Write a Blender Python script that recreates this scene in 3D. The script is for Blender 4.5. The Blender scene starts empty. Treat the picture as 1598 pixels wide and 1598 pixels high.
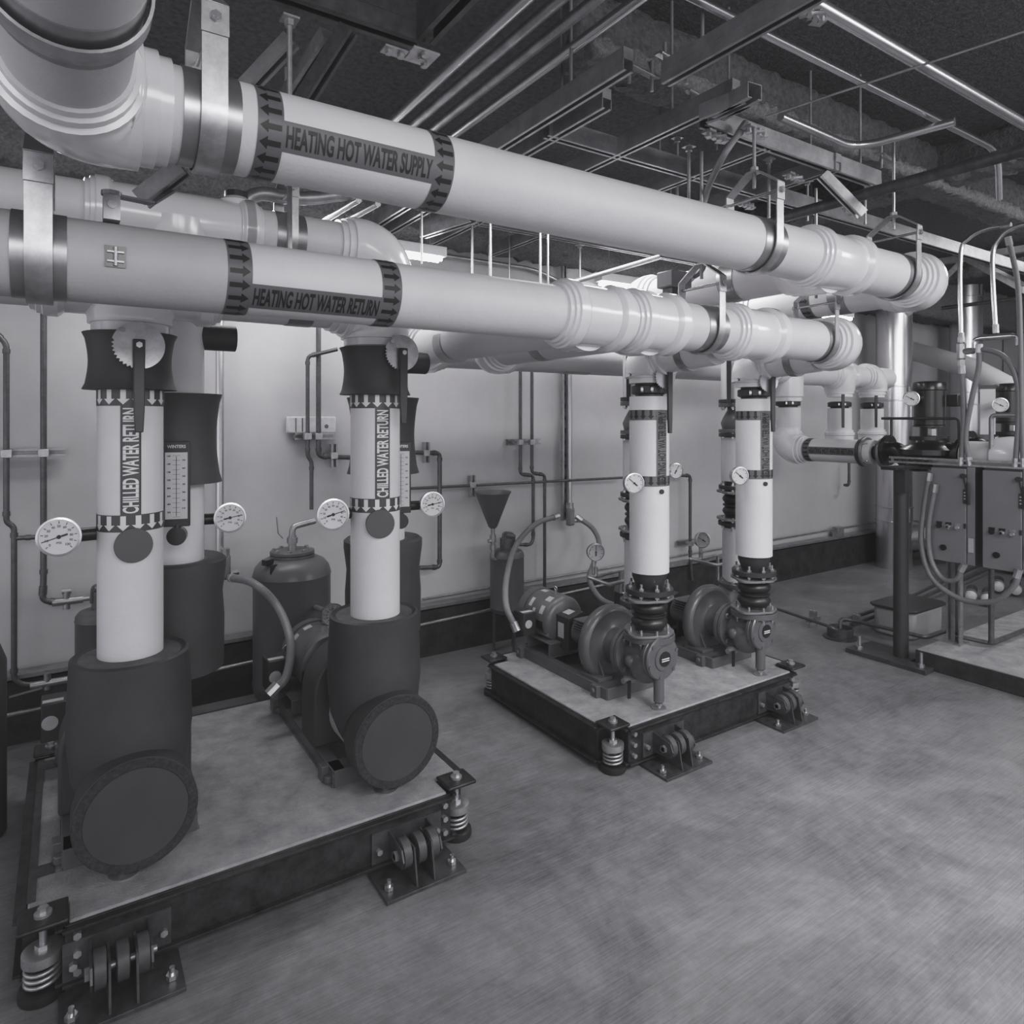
import bpy, bmesh, math, random
from mathutils import Vector as V, Matrix
random.seed(7)
SC = bpy.context.scene
COL = SC.collection
PI = math.pi
# ------------------------------------------------------------------ camera geometry
F = 1054.0; CX = 799.0; HY = 655.0; CAMZ = 1.6; YAW = math.radians(33.4)
FW = V((math.sin(YAW), math.cos(YAW), 0)); RT = V((math.cos(YAW), -math.sin(YAW), 0))
def at(u, v, X=None, Y=None, Z=None, d=None):
    """survey helper: a sight line of the photograph met with a real plane of the room"""
    a = (u-CX)/F; b = (HY-v)/F
    r = FW + RT*a + V((0, 0, b))
    if d is None:
        d = X/r.x if X is not None else Y/r.y if Y is not None else (Z-CAMZ)/r.z
    return V((0, 0, CAMZ)) + r*d
# ------------------------------------------------------------------ materials
MATS = {}
def mat(name, g, rough=.6, metal=0., var=.12, scale=8., bump=0., bscale=60., kind='noise', tint=None, coat=0., spec=None):
    m = bpy.data.materials.new(name); m.use_nodes = True
    nt = m.node_tree; n = nt.nodes; L = nt.links
    bs = n['Principled BSDF']
    tc = n.new('ShaderNodeTexCoord')
    no = n.new('ShaderNodeTexNoise'); no.inputs['Scale'].default_value = scale; no.inputs['Detail'].default_value = 6
    no.inputs['Roughness'].default_value = .7
    L.new(tc.outputs['Object'], no.inputs['Vector'])
    cr = n.new('ShaderNodeValToRGB')
    def col(x):
        x = max(x, .001)
        t = tint or (1.0, .985, 1.06 if x < .25 else 1.02)
        return (x*t[0], x*t[1], x*t[2], 1)
    cr.color_ramp.elements[0].position = .3; cr.color_ramp.elements[1].position = .72
    cr.color_ramp.elements[0].color = col(g*(1-var)); cr.color_ramp.elements[1].color = col(g*(1+var))
    L.new(no.outputs['Fac'], cr.inputs['Fac']); L.new(cr.outputs['Color'], bs.inputs['Base Color'])
    bs.inputs['Roughness'].default_value = rough; bs.inputs['Metallic'].default_value = metal
    if coat: bs.inputs['Coat Weight'].default_value = coat; bs.inputs['Coat Roughness'].default_value = .12
    if spec is not None: bs.inputs['Specular IOR Level'].default_value = spec
    if bump:
        bt = n.new('ShaderNodeTexNoise'); bt.inputs['Scale'].default_value = bscale; bt.inputs['Detail'].default_value = 5
        L.new(tc.outputs['Object'], bt.inputs['Vector'])
        bp = n.new('ShaderNodeBump'); bp.inputs['Strength'].default_value = bump; bp.inputs['Distance'].default_value = .01
        L.new(bt.outputs['Fac'], bp.inputs['Height']); L.new(bp.outputs['Normal'], bs.inputs['Normal'])
    MATS[name] = m
    return m
JACKET = mat('white_jacket', .58, .5, var=.045, scale=5, bump=.10, bscale=110)
JACKET_SHADE = mat('shaded_jacket', .40, .55, var=.07, scale=4, bump=.1, bscale=120)  # white jacket darkened: shade on the return pipe's left run painted in
PVC = mat('glossy_white_cover', .66, .22, var=.03, scale=3, coat=.4)
WALLM = mat('painted_wall', .47, .7, var=.09, scale=1.6, bump=.05, bscale=30)
FOAM = mat('dark_rubber_insulation', .044, .55, var=.25, scale=4, bump=.06, bscale=250)
FOAM2 = mat('cut_insulation_edge', .034, .9, var=.6, scale=90, bump=.5, bscale=200)
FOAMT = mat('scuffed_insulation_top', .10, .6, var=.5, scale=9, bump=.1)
STEEL = mat('galvanised_steel', .42, .36, .75, var=.3, scale=14)
STEELD = mat('dull_zinc_strut', .34, .38, .7, var=.3, scale=10)
CHROME = mat('bright_metal', .55, .22, .85, var=.1, scale=10)
FLUE = mat('flue_metal', .58, .27, .9, var=.1, scale=2)
SHIELD = mat('hanger_shield', .34, .33, .75, var=.2, scale=6)
COPPER = mat('tarnished_copper', .115, .4, .55, var=.3, scale=20)
PAINT = mat('grey_machine_paint', .098, .38, .0, var=.14, scale=12, coat=.15)
PAINTD = mat('dark_machine_paint', .032, .42, .0, var=.2, scale=14)
BLACK = mat('black_enamel', .014, .3, .0, var=.2, scale=10, coat=.3)
RUBBER = mat('black_rubber', .017, .36, .0, var=.25, scale=10)
CHAN = mat('scratched_black_steel', .026, .42, .2, var=.85, scale=16, bump=.05)
CONC = mat('pad_concrete', .27, .85, var=.3, scale=11, bump=.4, bscale=150)
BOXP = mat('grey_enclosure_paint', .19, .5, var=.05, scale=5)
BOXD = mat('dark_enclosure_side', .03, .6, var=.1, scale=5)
TAPE = mat('label_grey', .12, .45, var=.05)
TAPED = mat('label_dark', .06, .4, var=.05)
INK = mat('label_ink', .012, .5, var=.05)
WHITE = mat('label_white', .62, .45, var=.03)
DIAL = mat('dial_face', .50, .5, var=.03)
TANKP = mat('tank_paint', .10, .45, var=.1, scale=6, coat=.1)
SPRAY = mat('sprayed_fireproofing', .085, .98, var=.55, scale=38, bump=1.0, bscale=90)
SPRAYL = mat('light_sprayed_fireproofing', .19, .98, var=.45, scale=60, bump=1.0, bscale=110)
HOSE = mat('flexible_conduit', .17, .45, var=.1, scale=20)
CURBM = mat('black_curb_paint', .026, .6, var=.8, scale=9, bump=.1)
PLAST = mat('cloudy_plastic', .33, .4, var=.1)
CARD = mat('wall_packet_white', .55, .7, var=.12, scale=30)
GLASSM = bpy.data.materials.new('clear_glass'); GLASSM.use_nodes = True
_t = GLASSM.node_tree; _g = _t.nodes.new('ShaderNodeBsdfGlossy'); _g.inputs['Roughness'].default_value = .05
_tr = _t.nodes.new('ShaderNodeBsdfTransparent'); _mx = _t.nodes.new('ShaderNodeMixShader'); _mx.inputs[0].default_value = .06
_t.links.new(_tr.outputs[0], _mx.inputs[1]); _t.links.new(_g.outputs[0], _mx.inputs[2]); _t.links.new(_mx.outputs[0], _t.nodes['Material Output'].inputs['Surface'])
GLOW = bpy.data.materials.new('lit_tube'); GLOW.use_nodes = True
_b = GLOW.node_tree.nodes['Principled BSDF']; _b.inputs['Emission Color'].default_value = (1, 1, 1, 1); _b.inputs['Emission Strength'].default_value = 14
# floor: stained, sealed concrete with fine broom lines
def floor_mat():
    m = bpy.data.materials.new('sealed_concrete_floor'); m.use_nodes = True
    nt = m.node_tree; n = nt.nodes; L = nt.links; bs = n['Principled BSDF']
    tc = n.new('ShaderNodeTexCoord')
    def noise(sc, det, vec=None, ro=.6, dist=0):
        t = n.new('ShaderNodeTexNoise'); t.inputs['Scale'].default_value = sc; t.inputs['Detail'].default_value = det
        t.inputs['Roughness'].default_value = ro; t.inputs['Distortion'].default_value = dist
        L.new(vec or tc.outputs['Object'], t.inputs['Vector']); return t
    a = noise(1.7, 12, ro=.74, dist=.5); b = noise(9, 10, ro=.78)
    mp = n.new('ShaderNodeMapping'); mp.inputs['Rotation'].default_value = (0, 0, math.radians(-12)); mp.inputs['Scale'].default_value = (2.5, 90, 1)
    L.new(tc.outputs['Object'], mp.inputs['Vector']); c = noise(2.0, 3, mp.outputs['Vector'])
    def mix(x, y, f, t='MIX'):
        q = n.new('ShaderNodeMix'); q.data_type = 'FLOAT'; q.inputs[0].default_value = f
        L.new(x, q.inputs[2]); L.new(y, q.inputs[3]); return q.outputs[0]
    s = mix(a.outputs['Fac'], b.outputs['Fac'], .38); s = mix(s, c.outputs['Fac'], .24)
    cr = n.new('ShaderNodeValToRGB'); cr.color_ramp.elements[0].position = .38; cr.color_ramp.elements[1].position = .62
    cr.color_ramp.elements[0].color = (.085, .084, .091, 1); cr.color_ramp.elements[1].color = (.25, .247, .26, 1)
    L.new(s, cr.inputs['Fac']); L.new(cr.outputs['Color'], bs.inputs['Base Color'])
    rr = n.new('ShaderNodeMapRange'); rr.inputs['To Min'].default_value = .3; rr.inputs['To Max'].default_value = .62
    L.new(b.outputs['Fac'], rr.inputs['Value']); L.new(rr.outputs['Result'], bs.inputs['Roughness'])
    bp = n.new('ShaderNodeBump'); bp.inputs['Strength'].default_value = .12; bp.inputs['Distance'].default_value = .004
    L.new(c.outputs['Fac'], bp.inputs['Height']); L.new(bp.outputs['Normal'], bs.inputs['Normal'])
    return m
FLOORM = floor_mat()
# ------------------------------------------------------------------ builders
ORG = {}
def perp(d, ref=None):
    d = d.normalized()
    r = V(ref) if ref is not None else (V((0, 0, 1)) if abs(d.z) < .9 else V((1, 0, 0)))
    e1 = (r - d*r.dot(d)).normalized(); return e1, d.cross(e1)
def fillet(pts, rad, n=6):
    pts = [V(p) for p in pts]; out = [pts[0]]
    for i in range(1, len(pts)-1):
        p = pts[i]; a = pts[i-1]-p; b = pts[i+1]-p
        la, lb = a.length, b.length
        if la < 1e-6 or lb < 1e-6: continue
        r = min(rad, la*.49, lb*.49); a.normalize(); b.normalize()
        if a.dot(b) < -.999: out.append(p); continue
        s, e = p+a*r, p+b*r
        for k in range(n+1):
            t = k/n; out.append(s*(1-t)**2 + p*2*t*(1-t) + e*t*t)
    out.append(pts[-1]); return out
def smooth_curve(pts, n=8):
    pts = [V(p) for p in pts]; P = [pts[0]*2-pts[1]]+pts+[pts[-1]*2-pts[-2]]; out = []
    for i in range(1, len(P)-2):
        for k in range(n):
            t = k/n; a, b, c, d = P[i-1], P[i], P[i+1], P[i+2]
            out.append(.5*((2*b)+(-a+c)*t+(2*a-5*b+4*c-d)*t*t+(-a+3*b-3*c+d)*t**3))
    out.append(pts[-1]); return out
class B:
    def __init__(s): s.v = []; s.f = []
    def add(s, vs, fs):
        k = len(s.v); s.v += [V(p) for p in vs]; s.f += [tuple(i+k for i in f) for f in fs]; return s
    def box(s, c, d, rz=0, R=None):
        M = R if R is not None else Matrix.Rotation(rz, 3, 'Z'); c = V(c)
        vs = [c+M@V((x*d[0]/2, y*d[1]/2, z*d[2]/2)) for x in (-1, 1) for y in (-1, 1) for z in (-1, 1)]
        return s.add(vs, [(0, 1, 3, 2), (4, 6, 7, 5), (0, 4, 5, 1), (2, 3, 7, 6), (0, 2, 6, 4), (1, 5, 7, 3)])
    def bx(s, x0, x1, y0, y1, z0, z1): return s.box(((x0+x1)/2, (y0+y1)/2, (z0+z1)/2), (abs(x1-x0), abs(y1-y0), abs(z1-z0)))
    def beam(s, p0, p1, w, h, up=(0, 0, 1)):
        p0, p1 = V(p0), V(p1); d = (p1-p0); L = d.length; d.normalize()
        e1, e2 = perp(d, up if abs(V(up).normalized().dot(d)) < .98 else (1, 0, 0))
        R = Matrix((d, e2, e1)).transposed()
        return s.box((p0+p1)/2, (L, w, h), R=R)
    def chan(s, p0, p1, w=.041, h=.041, t=.003, up=(0, 0, 1)):
        """open strut channel: web + two sides + lips, open side against `up`"""
        p0, p1 = V(p0), V(p1); d = (p1-p0).normalized(); e1, e2 = perp(d, up)
        def pc(o1, o2, ww, hh): s.beam(p0+e1*o1+e2*o2, p1+e1*o1+e2*o2, ww, hh, up)
        pc(h/2, 0, w, t); pc(0, w/2, t, h); pc(0, -w/2, t, h)
        pc(-h/2, w/2-w*.14, w*.28, t); pc(-h/2, -w/2+w*.14, w*.28, t); return s
    def tube(s, pts, r, n=12, closed=False, cap=True):
        pts = [V(p) for p in pts]; N = len(pts)
        rs = r if isinstance(r, (list, tuple)) else [r]*N
        t0 = (pts[1]-pts[0]).normalized(); e1, _ = perp(t0); k0 = len(s.v)
        for i, p in enumerate(pts):
            if closed: t = pts[(i+1) % N]-pts[i-1]
            else: t = pts[min(i+1, N-1)]-pts[max(i-1, 0)]
            if t.length < 1e-9: t = t0
            t = t.normalized(); e1 = (e1-t*e1.dot(t))
            e1 = e1.normalized() if e1.length > 1e-6 else perp(t)[0]
            e2 = t.cross(e1); t0 = t
            for k in range(n):
                a = 2*PI*k/n; s.v.append(p+(e1*math.cos(a)+e2*math.sin(a))*rs[i])
        for i in range(N if closed else N-1):
            j = (i+1) % N
            for k in range(n):
                q = (k+1) % n; s.f.append((k0+i*n+k, k0+i*n+q, k0+j*n+q, k0+j*n+k))
        if cap and not closed:
            s.f.append(tuple(k0+k for k in range(n))[::-1]); s.f.append(tuple(k0+(N-1)*n+k for k in range(n)))
        return s
    def lathe(s, o, axis, prof, n=32, ref=None):
        o = V(o); d = V(axis).normalized(); e1, e2 = perp(d, ref); k0 = len(s.v)
        for (t, r) in prof:
            for k in range(n):
                a = 2*PI*k/n; s.v.append(o+d*t+(e1*math.cos(a)+e2*math.sin(a))*max(r, 1e-5))
        for i in range(len(prof)-1):
            for k in range(n):
                q = (k+1) % n; s.f.append((k0+i*n+k, k0+i*n+q, k0+(i+1)*n+q, k0+(i+1)*n+k))
        if prof[0][1] > 1e-4: s.f.append(tuple(k0+k for k in range(n))[::-1])
        if prof[-1][1] > 1e-4: s.f.append(tuple(k0+(len(prof)-1)*n+k for k in range(n)))
        return s
    def cyl(s, p0, p1, r, r1=None, n=24):
        p0, p1 = V(p0), V(p1); return s.lathe(p0, p1-p0, [(0, r), ((p1-p0).length, r if r1 is None else r1)], n)
    def ring(s, o, axis, R, r, n=32, m=10):
        o = V(o); e1, e2 = perp(V(axis)); return s.tube([o+(e1*math.cos(2*PI*k/n)+e2*math.sin(2*PI*k/n))*R for k in range(n)], r, m, closed=True)
    def prism(s, poly, o, ux, uy, h):
        o, ux, uy = V(o), V(ux), V(uy); nz = ux.cross(uy).normalized(); N = len(poly)
        a = [o+ux*x+uy*y for x, y in poly]; b = [p+nz*h for p in a]
        return s.add(a+b, [tuple(range(N))[::-1], tuple(range(N, 2*N))]+[(i, (i+1) % N, (i+1) % N+N, i+N) for i in range(N)])
    def sph(s, c, r, sc=(1, 1, 1), n=16, m=10):
        c = V(c); k0 = len(s.v)
        for i in range(m+1):
            p = PI*i/m
            for k in range(n):
                a = 2*PI*k/n; s.v.append(c+V((math.sin(p)*math.cos(a)*sc[0], math.sin(p)*math.sin(a)*sc[1], math.cos(p)*sc[2]))*max(r, 1e-5))
        for i in range(m):
            for k in range(n):
                q = (k+1) % n; s.f.append((k0+i*n+k, k0+(i+1)*n+k, k0+(i+1)*n+q, k0+i*n+q))
        return s
    def o(s, name, m, parent=None, bevel=0, ang=38, mods=None):
        org = ORG.get(parent.name, V((0, 0, 0))) if parent else V((0, 0, 0))
        me = bpy.data.meshes.new(name); me.from_pydata([tuple(p-org) for p in s.v], [], s.f); me.materials.append(m)
        bm = bmesh.new(); bm.from_mesh(me); bmesh.ops.remove_doubles(bm, verts=bm.verts, dist=1e-6)
        bmesh.ops.recalc_face_normals(bm, faces=bm.faces); bm.to_mesh(me); bm.free()
        for p in me.polygons: p.use_smooth = True
        me.set_sharp_from_angle(angle=math.radians(ang))
        ob = bpy.data.objects.new(name, me); COL.objects.link(ob)
        if parent: ob.parent = parent
        ORG[ob.name] = org
        if bevel:
            b = ob.modifiers.new('bevel', 'BEVEL'); b.width = bevel; b.segments = 2; b.limit_method = 'ANGLE'
        return ob
LABELS = {}
def tag(o, label, cat, group=None, kind=None):
    o['label'] = label; o['category'] = cat
    if group: o['group'] = group
    if kind: o['kind'] = kind
    return o
def thing(name, label, cat, loc=(0, 0, 0), group=None):
    e = bpy.data.objects.new(name, None); COL.objects.link(e); e.location = loc; e.empty_display_size = .05
    ORG[e.name] = V(loc); return tag(e, label, cat, group)
def struct(o): o['kind'] = 'structure'; return o
def dup(root, delta, label, group=None, rz=0):
    def rec(o, par):
        c = o.copy(); COL.objects.link(c); c.parent = par; ORG[c.name] = ORG.get(o.name, V((0, 0, 0)))+V(delta)
        for ch in [q for q in KIDS.get(o.name, [])]: rec(ch, c)
        return c
    KIDS = {}
    for q in COL.objects:
        if q.parent: KIDS.setdefault(q.parent.name, []).append(q)
    c = rec(root, None); c.location = root.location+V(delta); c.rotation_euler.z = rz; c['label'] = label
    if group: c['group'] = group
    return c
# ------------------------------------------------------------------ wrapped graphics (labels and lettering round pipes)
def text_bm(s, bold=.028):
    cu = bpy.data.curves.new('t', 'FONT'); cu.body = s; cu.size = 1; cu.offset = bold; cu.resolution_u = 3
    ob = bpy.data.objects.new('t', cu); COL.objects.link(ob); dg = bpy.context.evaluated_depsgraph_get(); dg.update()
    me = bpy.data.meshes.new_from_object(ob.evaluated_get(dg)); bm = bmesh.new(); bm.from_mesh(me)
    bpy.data.objects.remove(ob); bpy.data.curves.remove(cu); bpy.data.meshes.remove(me); return bm
def fit(bm, s0, s1, t0, t1, swap=False):
    xs = [v.co.x for v in bm.verts]; ys = [v.co.y for v in bm.verts]
    x0, x1, y0, y1 = min(xs), max(xs), min(ys), max(ys)
    for v in bm.verts:
        v.co = V((s0+(v.co.x-x0)/(x1-x0)*(s1-s0), t0+(v.co.y-y0)/(y1-y0)*(t1-t0), 0))
    return bm
def polys_bm(polys):
    bm = bmesh.new()
    for p in polys: bm.faces.new([bm.verts.new((x, y, 0)) for x, y in p])
    return bm
def wrap(bm, o, ax, e1, r, name, m, parent, step=.006, up=None):
    """flat (s,t): s runs along the pipe axis `ax`, t round it; t=0 faces e1"""
    ys = [v.co.y for v in bm.verts]; y = math.floor(min(ys)/step)*step
    while y < max(ys):
        g = bm.verts[:]+bm.edges[:]+bm.faces[:]
        bmesh.ops.bisect_plane(bm, geom=g, plane_co=(0, y, 0), plane_no=(0, 1, 0)); y += step
    o, ax, e1 = V(o), V(ax).normalized(), V(e1).normalized(); e2 = V(up) if up is not None else ax.cross(e1)
    bm.verts.ensure_lookup_table(); bm.verts.index_update(); b = B()
    vs = []
    for v in bm.verts:
        th = v.co.y/r; vs.append(o+ax*v.co.x+(e1*math.cos(th)+e2*math.sin(th))*r)
    b.add(vs, [tuple(q.index for q in f.verts) for f in bm.faces]); bm.free()
    org = ORG.get(parent.name, V((0, 0, 0)))
    me = bpy.data.meshes.new(name); me.from_pydata([tuple(p-org) for p in b.v], [], b.f); me.materials.append(m)
    for p in me.polygons: p.use_smooth = True
    ob = bpy.data.objects.new(name, me); COL.objects.link(ob); ob.parent = parent; ORG[ob.name] = org; return ob
def arrow(s0, s1, t, w):
    """arrow pointing from s0 to s1 centred on t"""
    d = 1 if s1 > s0 else -1; L = abs(s1-s0); h = L*.38
    return [[(s0, t-w*.22), (s1-d*h, t-w*.22), (s1-d*h, t+w*.22), (s0, t+w*.22)], [(s1-d*h, t-w*.5), (s1, t), (s1-d*h, t+w*.5)]]
def flow_label(par, o, ax, e1, up, r, sA, sB, bw, t0, t1, text, arrow_dir, base, ink, flip=False):
    """two arrow bands (width bw) joined by a lettered strip from sA to sB"""
    C2 = 2*PI*r; o = V(o)
    for s in (sA, sB-bw):
        B_ = polys_bm([[(s, -C2/2), (s+bw, -C2/2), (s+bw, C2/2), (s, C2/2)]])
        band = wrap(B_, o, ax, e1, r+.0012, 'arrow_band', base, par, .008, up)
        n = round(C2/.036); st = C2/n; P = []
        for k in range(n):
            a0, a1 = (s+bw*.08, s+bw*.92) if arrow_dir > 0 else (s+bw*.92, s+bw*.08)
            P += arrow(a0, a1, -C2/2+st*(k+.5), st*.8)
        wrap(polys_bm(P), o, ax, e1, r+.0020, 'flow_arrows', ink, band, .008, up)
    strip = wrap(polys_bm([[(sA+bw, t0), (sB-bw, t0), (sB-bw, t1), (sA+bw, t1)]]), o, ax, e1, r+.0014, 'pipe_marker', base, par, .006, up)
    bm = text_bm(text); h = t1-t0
    fit(bm, sA+bw+.006, sB-bw-.006, t0+h*.14, t1-h*.14)
    if flip:
        for v in bm.verts: v.co.x = -v.co.x
    wrap(bm, o, ax, e1, r+.0022, 'lettering', ink, strip, .004, up)
def flat_text(par, s, c, ux, uy, w, h, m, name='lettering', off=.0):
    bm = fit(text_bm(s), -w/2, w/2, -h/2, h/2); c, ux, uy = V(c), V(ux), V(uy); b = B()
    bm.verts.index_update()
    b.add([c+ux*v.co.x+uy*v.co.y for v in bm.verts], [tuple(q.index for q in f.verts) for f in bm.faces]); bm.free()
    return b.o(name, m, par)
# ------------------------------------------------------------------ repeated hardware
def elbow_cover(b, corner, dA, dB, r, R=.14, stub=.03):
    """moulded elbow cover: stepped cuffs at both ends, smooth bend between; dA,dB point away from the corner"""
    c, dA, dB = V(corner), V(dA).normalized(), V(dB).normalized()
    pts = []; rs = []
    S = [(R+stub+.055, r+.010), (R+stub+.03, r+.010), (R+stub+.029, r+.019), (R+stub+.002, r+.019), (R+stub, r+.030), (R, r+.030)]
    for t, q in S: pts.append(c+dA*t); rs.append(q)
    cen = c+dA*R+dB*R
    for k in range(1, 14):
        a = k/14*PI/2; pts.append(cen-dB*R*math.cos(a)-dA*R*math.sin(a)); rs.append(r+.030+.008*math.sin(2*a))
    for t, q in reversed(S): pts.append(c+dB*t); rs.append(q)
    b.tube(pts, rs, 36); return b
def cuff(b, p, ax, r, w=.055, h=.028, sgn=1):
    """stepped end cuff of a moulded fitting cover"""
    ax = V(ax)*sgn
    prof = [(0, r), (.004, r+h*.35), (.018, r+h*.4), (.021, r+h*.7), (.034, r+h*.75), (.038, r+h), (.038+w*.7, r+h), (.038+w, r+h*.5), (.038+w+.008, r+.004)]
    b.lathe(p, ax, prof, 40); return b
def tee_cover(b, c, ax, r, L, br=None, Lb=.2, rb=None):
    c, ax = V(c), V(ax).normalized()
    cuff(b, c-ax*L/2, ax, r); cuff(b, c+ax*L/2, ax, r, sgn=-1)
    b.lathe(c-ax*(L/2-.05), ax, [(0, r+.008), (.02, r+.013), (L-.12, r+.013), (L-.1, r+.008)], 40)
    if br:
        d = V(br).normalized(); rb = rb or r
        b.lathe(c, d, [(0, rb+.03), (Lb-.06, rb+.026), (Lb-.05, rb+.02), (Lb-.03, rb+.02), (Lb-.028, rb+.010), (Lb, rb+.010)], 40)
    return b
def shield(par, c, ax, r, w, name='metal_band'):
    b = B(); ax = V(ax); b.lathe(V(c)-ax*w/2, ax, [(0, r+.0005), (0, r+.0025), (w, r+.0025), (w, r+.0005)], 40); return b.o(name, SHIELD, par)
def clevis(label, c, ax, r, topz, w=.04, rod_top=None, yoke=None):
    """clevis hanger: strap loop under the pipe, yoke, cross bolt, threaded rod up to the steel"""
    c, ax = V(c), V(ax).normalized(); side = ax.cross(V((0, 0, 1)))
    t = thing('clevis_hanger', label, 'pipe hanger', c+V((0, 0, -r)))
    rr = r+.007; pts = []
    for k in range(0, 25):
        a = PI+PI*k/24; pts.append((math.cos(a)*rr, math.sin(a)*rr))
    pts = [(-rr, rr+.07)]+pts+[(rr, rr+.07)]
    b = B(); th = .005
    ring = pts; vs = []; fs = []
    for i, (x, z) in enumerate(ring):
        p = ring[max(i-1, 0)]; q = ring[min(i+1, len(ring)-1)]; tx, tz = q[0]-p[0], q[1]-p[1]; l = math.hypot(tx, tz); nx, nz = tz/l, -tx/l
        for s_ in (-.5, .5):
            for o_ in (0, th): vs.append(c+side*(x+nx*o_)+V((0, 0, z+nz*o_))+ax*(s_*w))
    for i in range(len(ring)-1):
        a = i*4; e = a+4; fs += [(a, a+1, e+1, e), (a+2, e+2, e+3, a+3), (a, e, e+2, a+2), (a+1, a+3, e+3, e+1)]
    b.add(vs, fs); b.o('strap', STEEL, t)
    y = B(); zt = rr+.07; yk = yoke or rr*.62; ys = [(-rr-.006, zt-.035), (-rr-.006, zt+.03), (0-.02, zt+.03+yk), (.02, zt+.03+yk), (rr+.006, zt+.03), (rr+.006, zt-.035)]
    for i in range(5):
        p, q = ys[i], ys[i+1]
        y.beam(c+side*p[0]+V((0, 0, p[1])), c+side*q[0]+V((0, 0, q[1])), w+.004, .006, up=(side if i in (0, 4) else (0, 0, 1)))
    y.o('yoke', STEEL, t, bevel=.001)
    q = B(); q.cyl(c-side*(rr+.02)+V((0, 0, zt)), c+side*(rr+.02)+V((0, 0, zt)), .006, n=10)
    for s_ in (-1, 1): q.cyl(c+side*s_*(rr+.007)+V((0, 0, zt)), c+side*s_*(rr+.018)+V((0, 0, zt)), .012, n=6)
    q.o('cross_bolt', CHROME, t)
    k = B(); k.cyl(c+V((0, 0, zt+yk-.03)), c+V((0, 0, topz-c.z)), .007, n=8)
    k.cyl(c+V((0, 0, zt+yk+.033)), c+V((0, 0, zt+yk+.05)), .015, n=6); k.o('threaded_rod', STEEL, t)
    return t
def gauge(label, c, face, r=.058, mount=None, ang=200, big=True, stem=True):
    """round dial pressure gauge; c = centre of the dial, face = direction it looks"""
    c, f = V(c), V(face).normalized(); e1, e2 = perp(f, (0, 0, 1)); rt = V((0, 0, 1)).cross(f).normalized(); up = f.cross(rt)
    t = thing('pressure_gauge', label, 'gauge', c)
    B().lathe(c-f*.042, f, [(0, r*.5), (.004, r*.85), (.01, r*.93), (.036, r*.93), (.037, r), (.045, r), (.046, r*.9), (.040, r*.88)], 36).o('gauge_case', CHROME, t)
    d = B().cyl(c-f*.004, c-f*.001, r*.9, n=36).o('dial', DIAL, t)
    tk = B()
    for k in range(11 if big else 9):
        a = math.radians(225-270*k/(10 if big else 8)); u = rt*math.cos(a)+up*math.sin(a)
        tk.beam(c+u*r*.68, c+u*r*.8, .0025, .0012, up=f)
    tk.o('dial_marks', INK, d)
    a = math.radians(ang); u = rt*math.cos(a)+up*math.sin(a)
    n = B(); n.beam(c-u*r*.4+f*.002, c+u*r*.74+f*.002, .0028, .001, up=f); n.cyl(c, c+f*.003, r*.1, n=12); n.beam(c-u*r*.4+f*.002, c-u*r*.12+f*.002, .006, .001, up=f)
    n.o('needle', INK, d)
    if big:
        for k in range(0, 11):
            a = math.radians(225-270*k/10); u = rt*math.cos(a)+up*math.sin(a)
            s_ = str(k*10); flat_text(d, s_, c+u*r*.55+f*.0005, rt, up, r*.07*len(s_)+.001, r*.13, INK, 'dial_number')
        flat_text(d, 'PSI', c-up*r*.3+f*.0005, rt, up, r*.22, r*.11, INK, 'dial_letters')
    B().lathe(c+f*.001, f, [(0, r*.88), (.0015, r*.88)], 32).o('cover_glass', GLASSM, t)
    if mount is not None:
        mm = [V(p) for p in mount[0]]; B().tube(fillet(mm, .02), mount[1], 12).o('mounting_stem', mount[2], t)
    return t
def flange(par, c, ax, r, th=.022, m=PAINTD, nb=8, br=None, bl=.03, ph=0, hub=None, bolts=True):
    c, ax = V(c), V(ax).normalized(); e1, e2 = perp(ax)
    f = B(); f.lathe(c-ax*th/2, ax, [(0, r-.002), (.002, r), (th-.002, r), (th, r-.002)], 36)
    fo = f.o('flange', m, par)
    if bolts:
        me = None; br = br or r*.82
        for k in range(nb):
            a = 2*PI*(k+.5)/nb+ph; p = c+(e1*math.cos(a)+e2*math.sin(a))*br
            q = B(); q.cyl(p-ax*bl, p+ax*bl, .006, n=8); q.cyl(p+ax*th/2, p+ax*(th/2+.011), .012, n=6); q.cyl(p-ax*(th/2+.011), p-ax*th/2, .012, n=6)
            q.o('bolt', CHROME, fo)
    return fo
def lever(t, pz, X, Y, z0, L, w=.03, face=(0, -1, 0), notch=True, pr=.066, off=0):
    """notched plate and drop lever of a butterfly valve"""
    f = V(face).normalized(); rt = V((0, 0, 1)).cross(f).normalized(); up = V((0, 0, 1)); c = V((X, Y, z0))
    if notch:
        poly = []; N = 72
        for k in range(N):
            a = 2*PI*k/N; rr = pr
            deg = math.degrees(a) % 360
            if 165 < deg < 285 and k % 2 == 0: rr = pr*.9
            poly.append((math.cos(a)*rr, math.sin(a)*rr))
        pl = B().prism(poly, c, rt, up, .004).o('notch_plate', STEEL, t)
        B().cyl(c+f*.004+rt*-.6*pr+up*.6*pr, c+f*.014+rt*-.6*pr+up*.6*pr, .009, n=6).o('bolt', CHROME, pl)
    h = B(); h.prism([(-w/2, .018), (w/2, .018), (w/2*.9, -L*.75), (w/2*.7, -L), (-w/2*.7, -L), (-w/2*.9, -L*.75)], c+f*.012, rt, up, .012)
    lv = h.o('lever', PAINTD, t, bevel=.003)
    B().cyl(c+f*.02, c+f*.03, .01, n=6).o('lever_nut', CHROME, lv)
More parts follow.
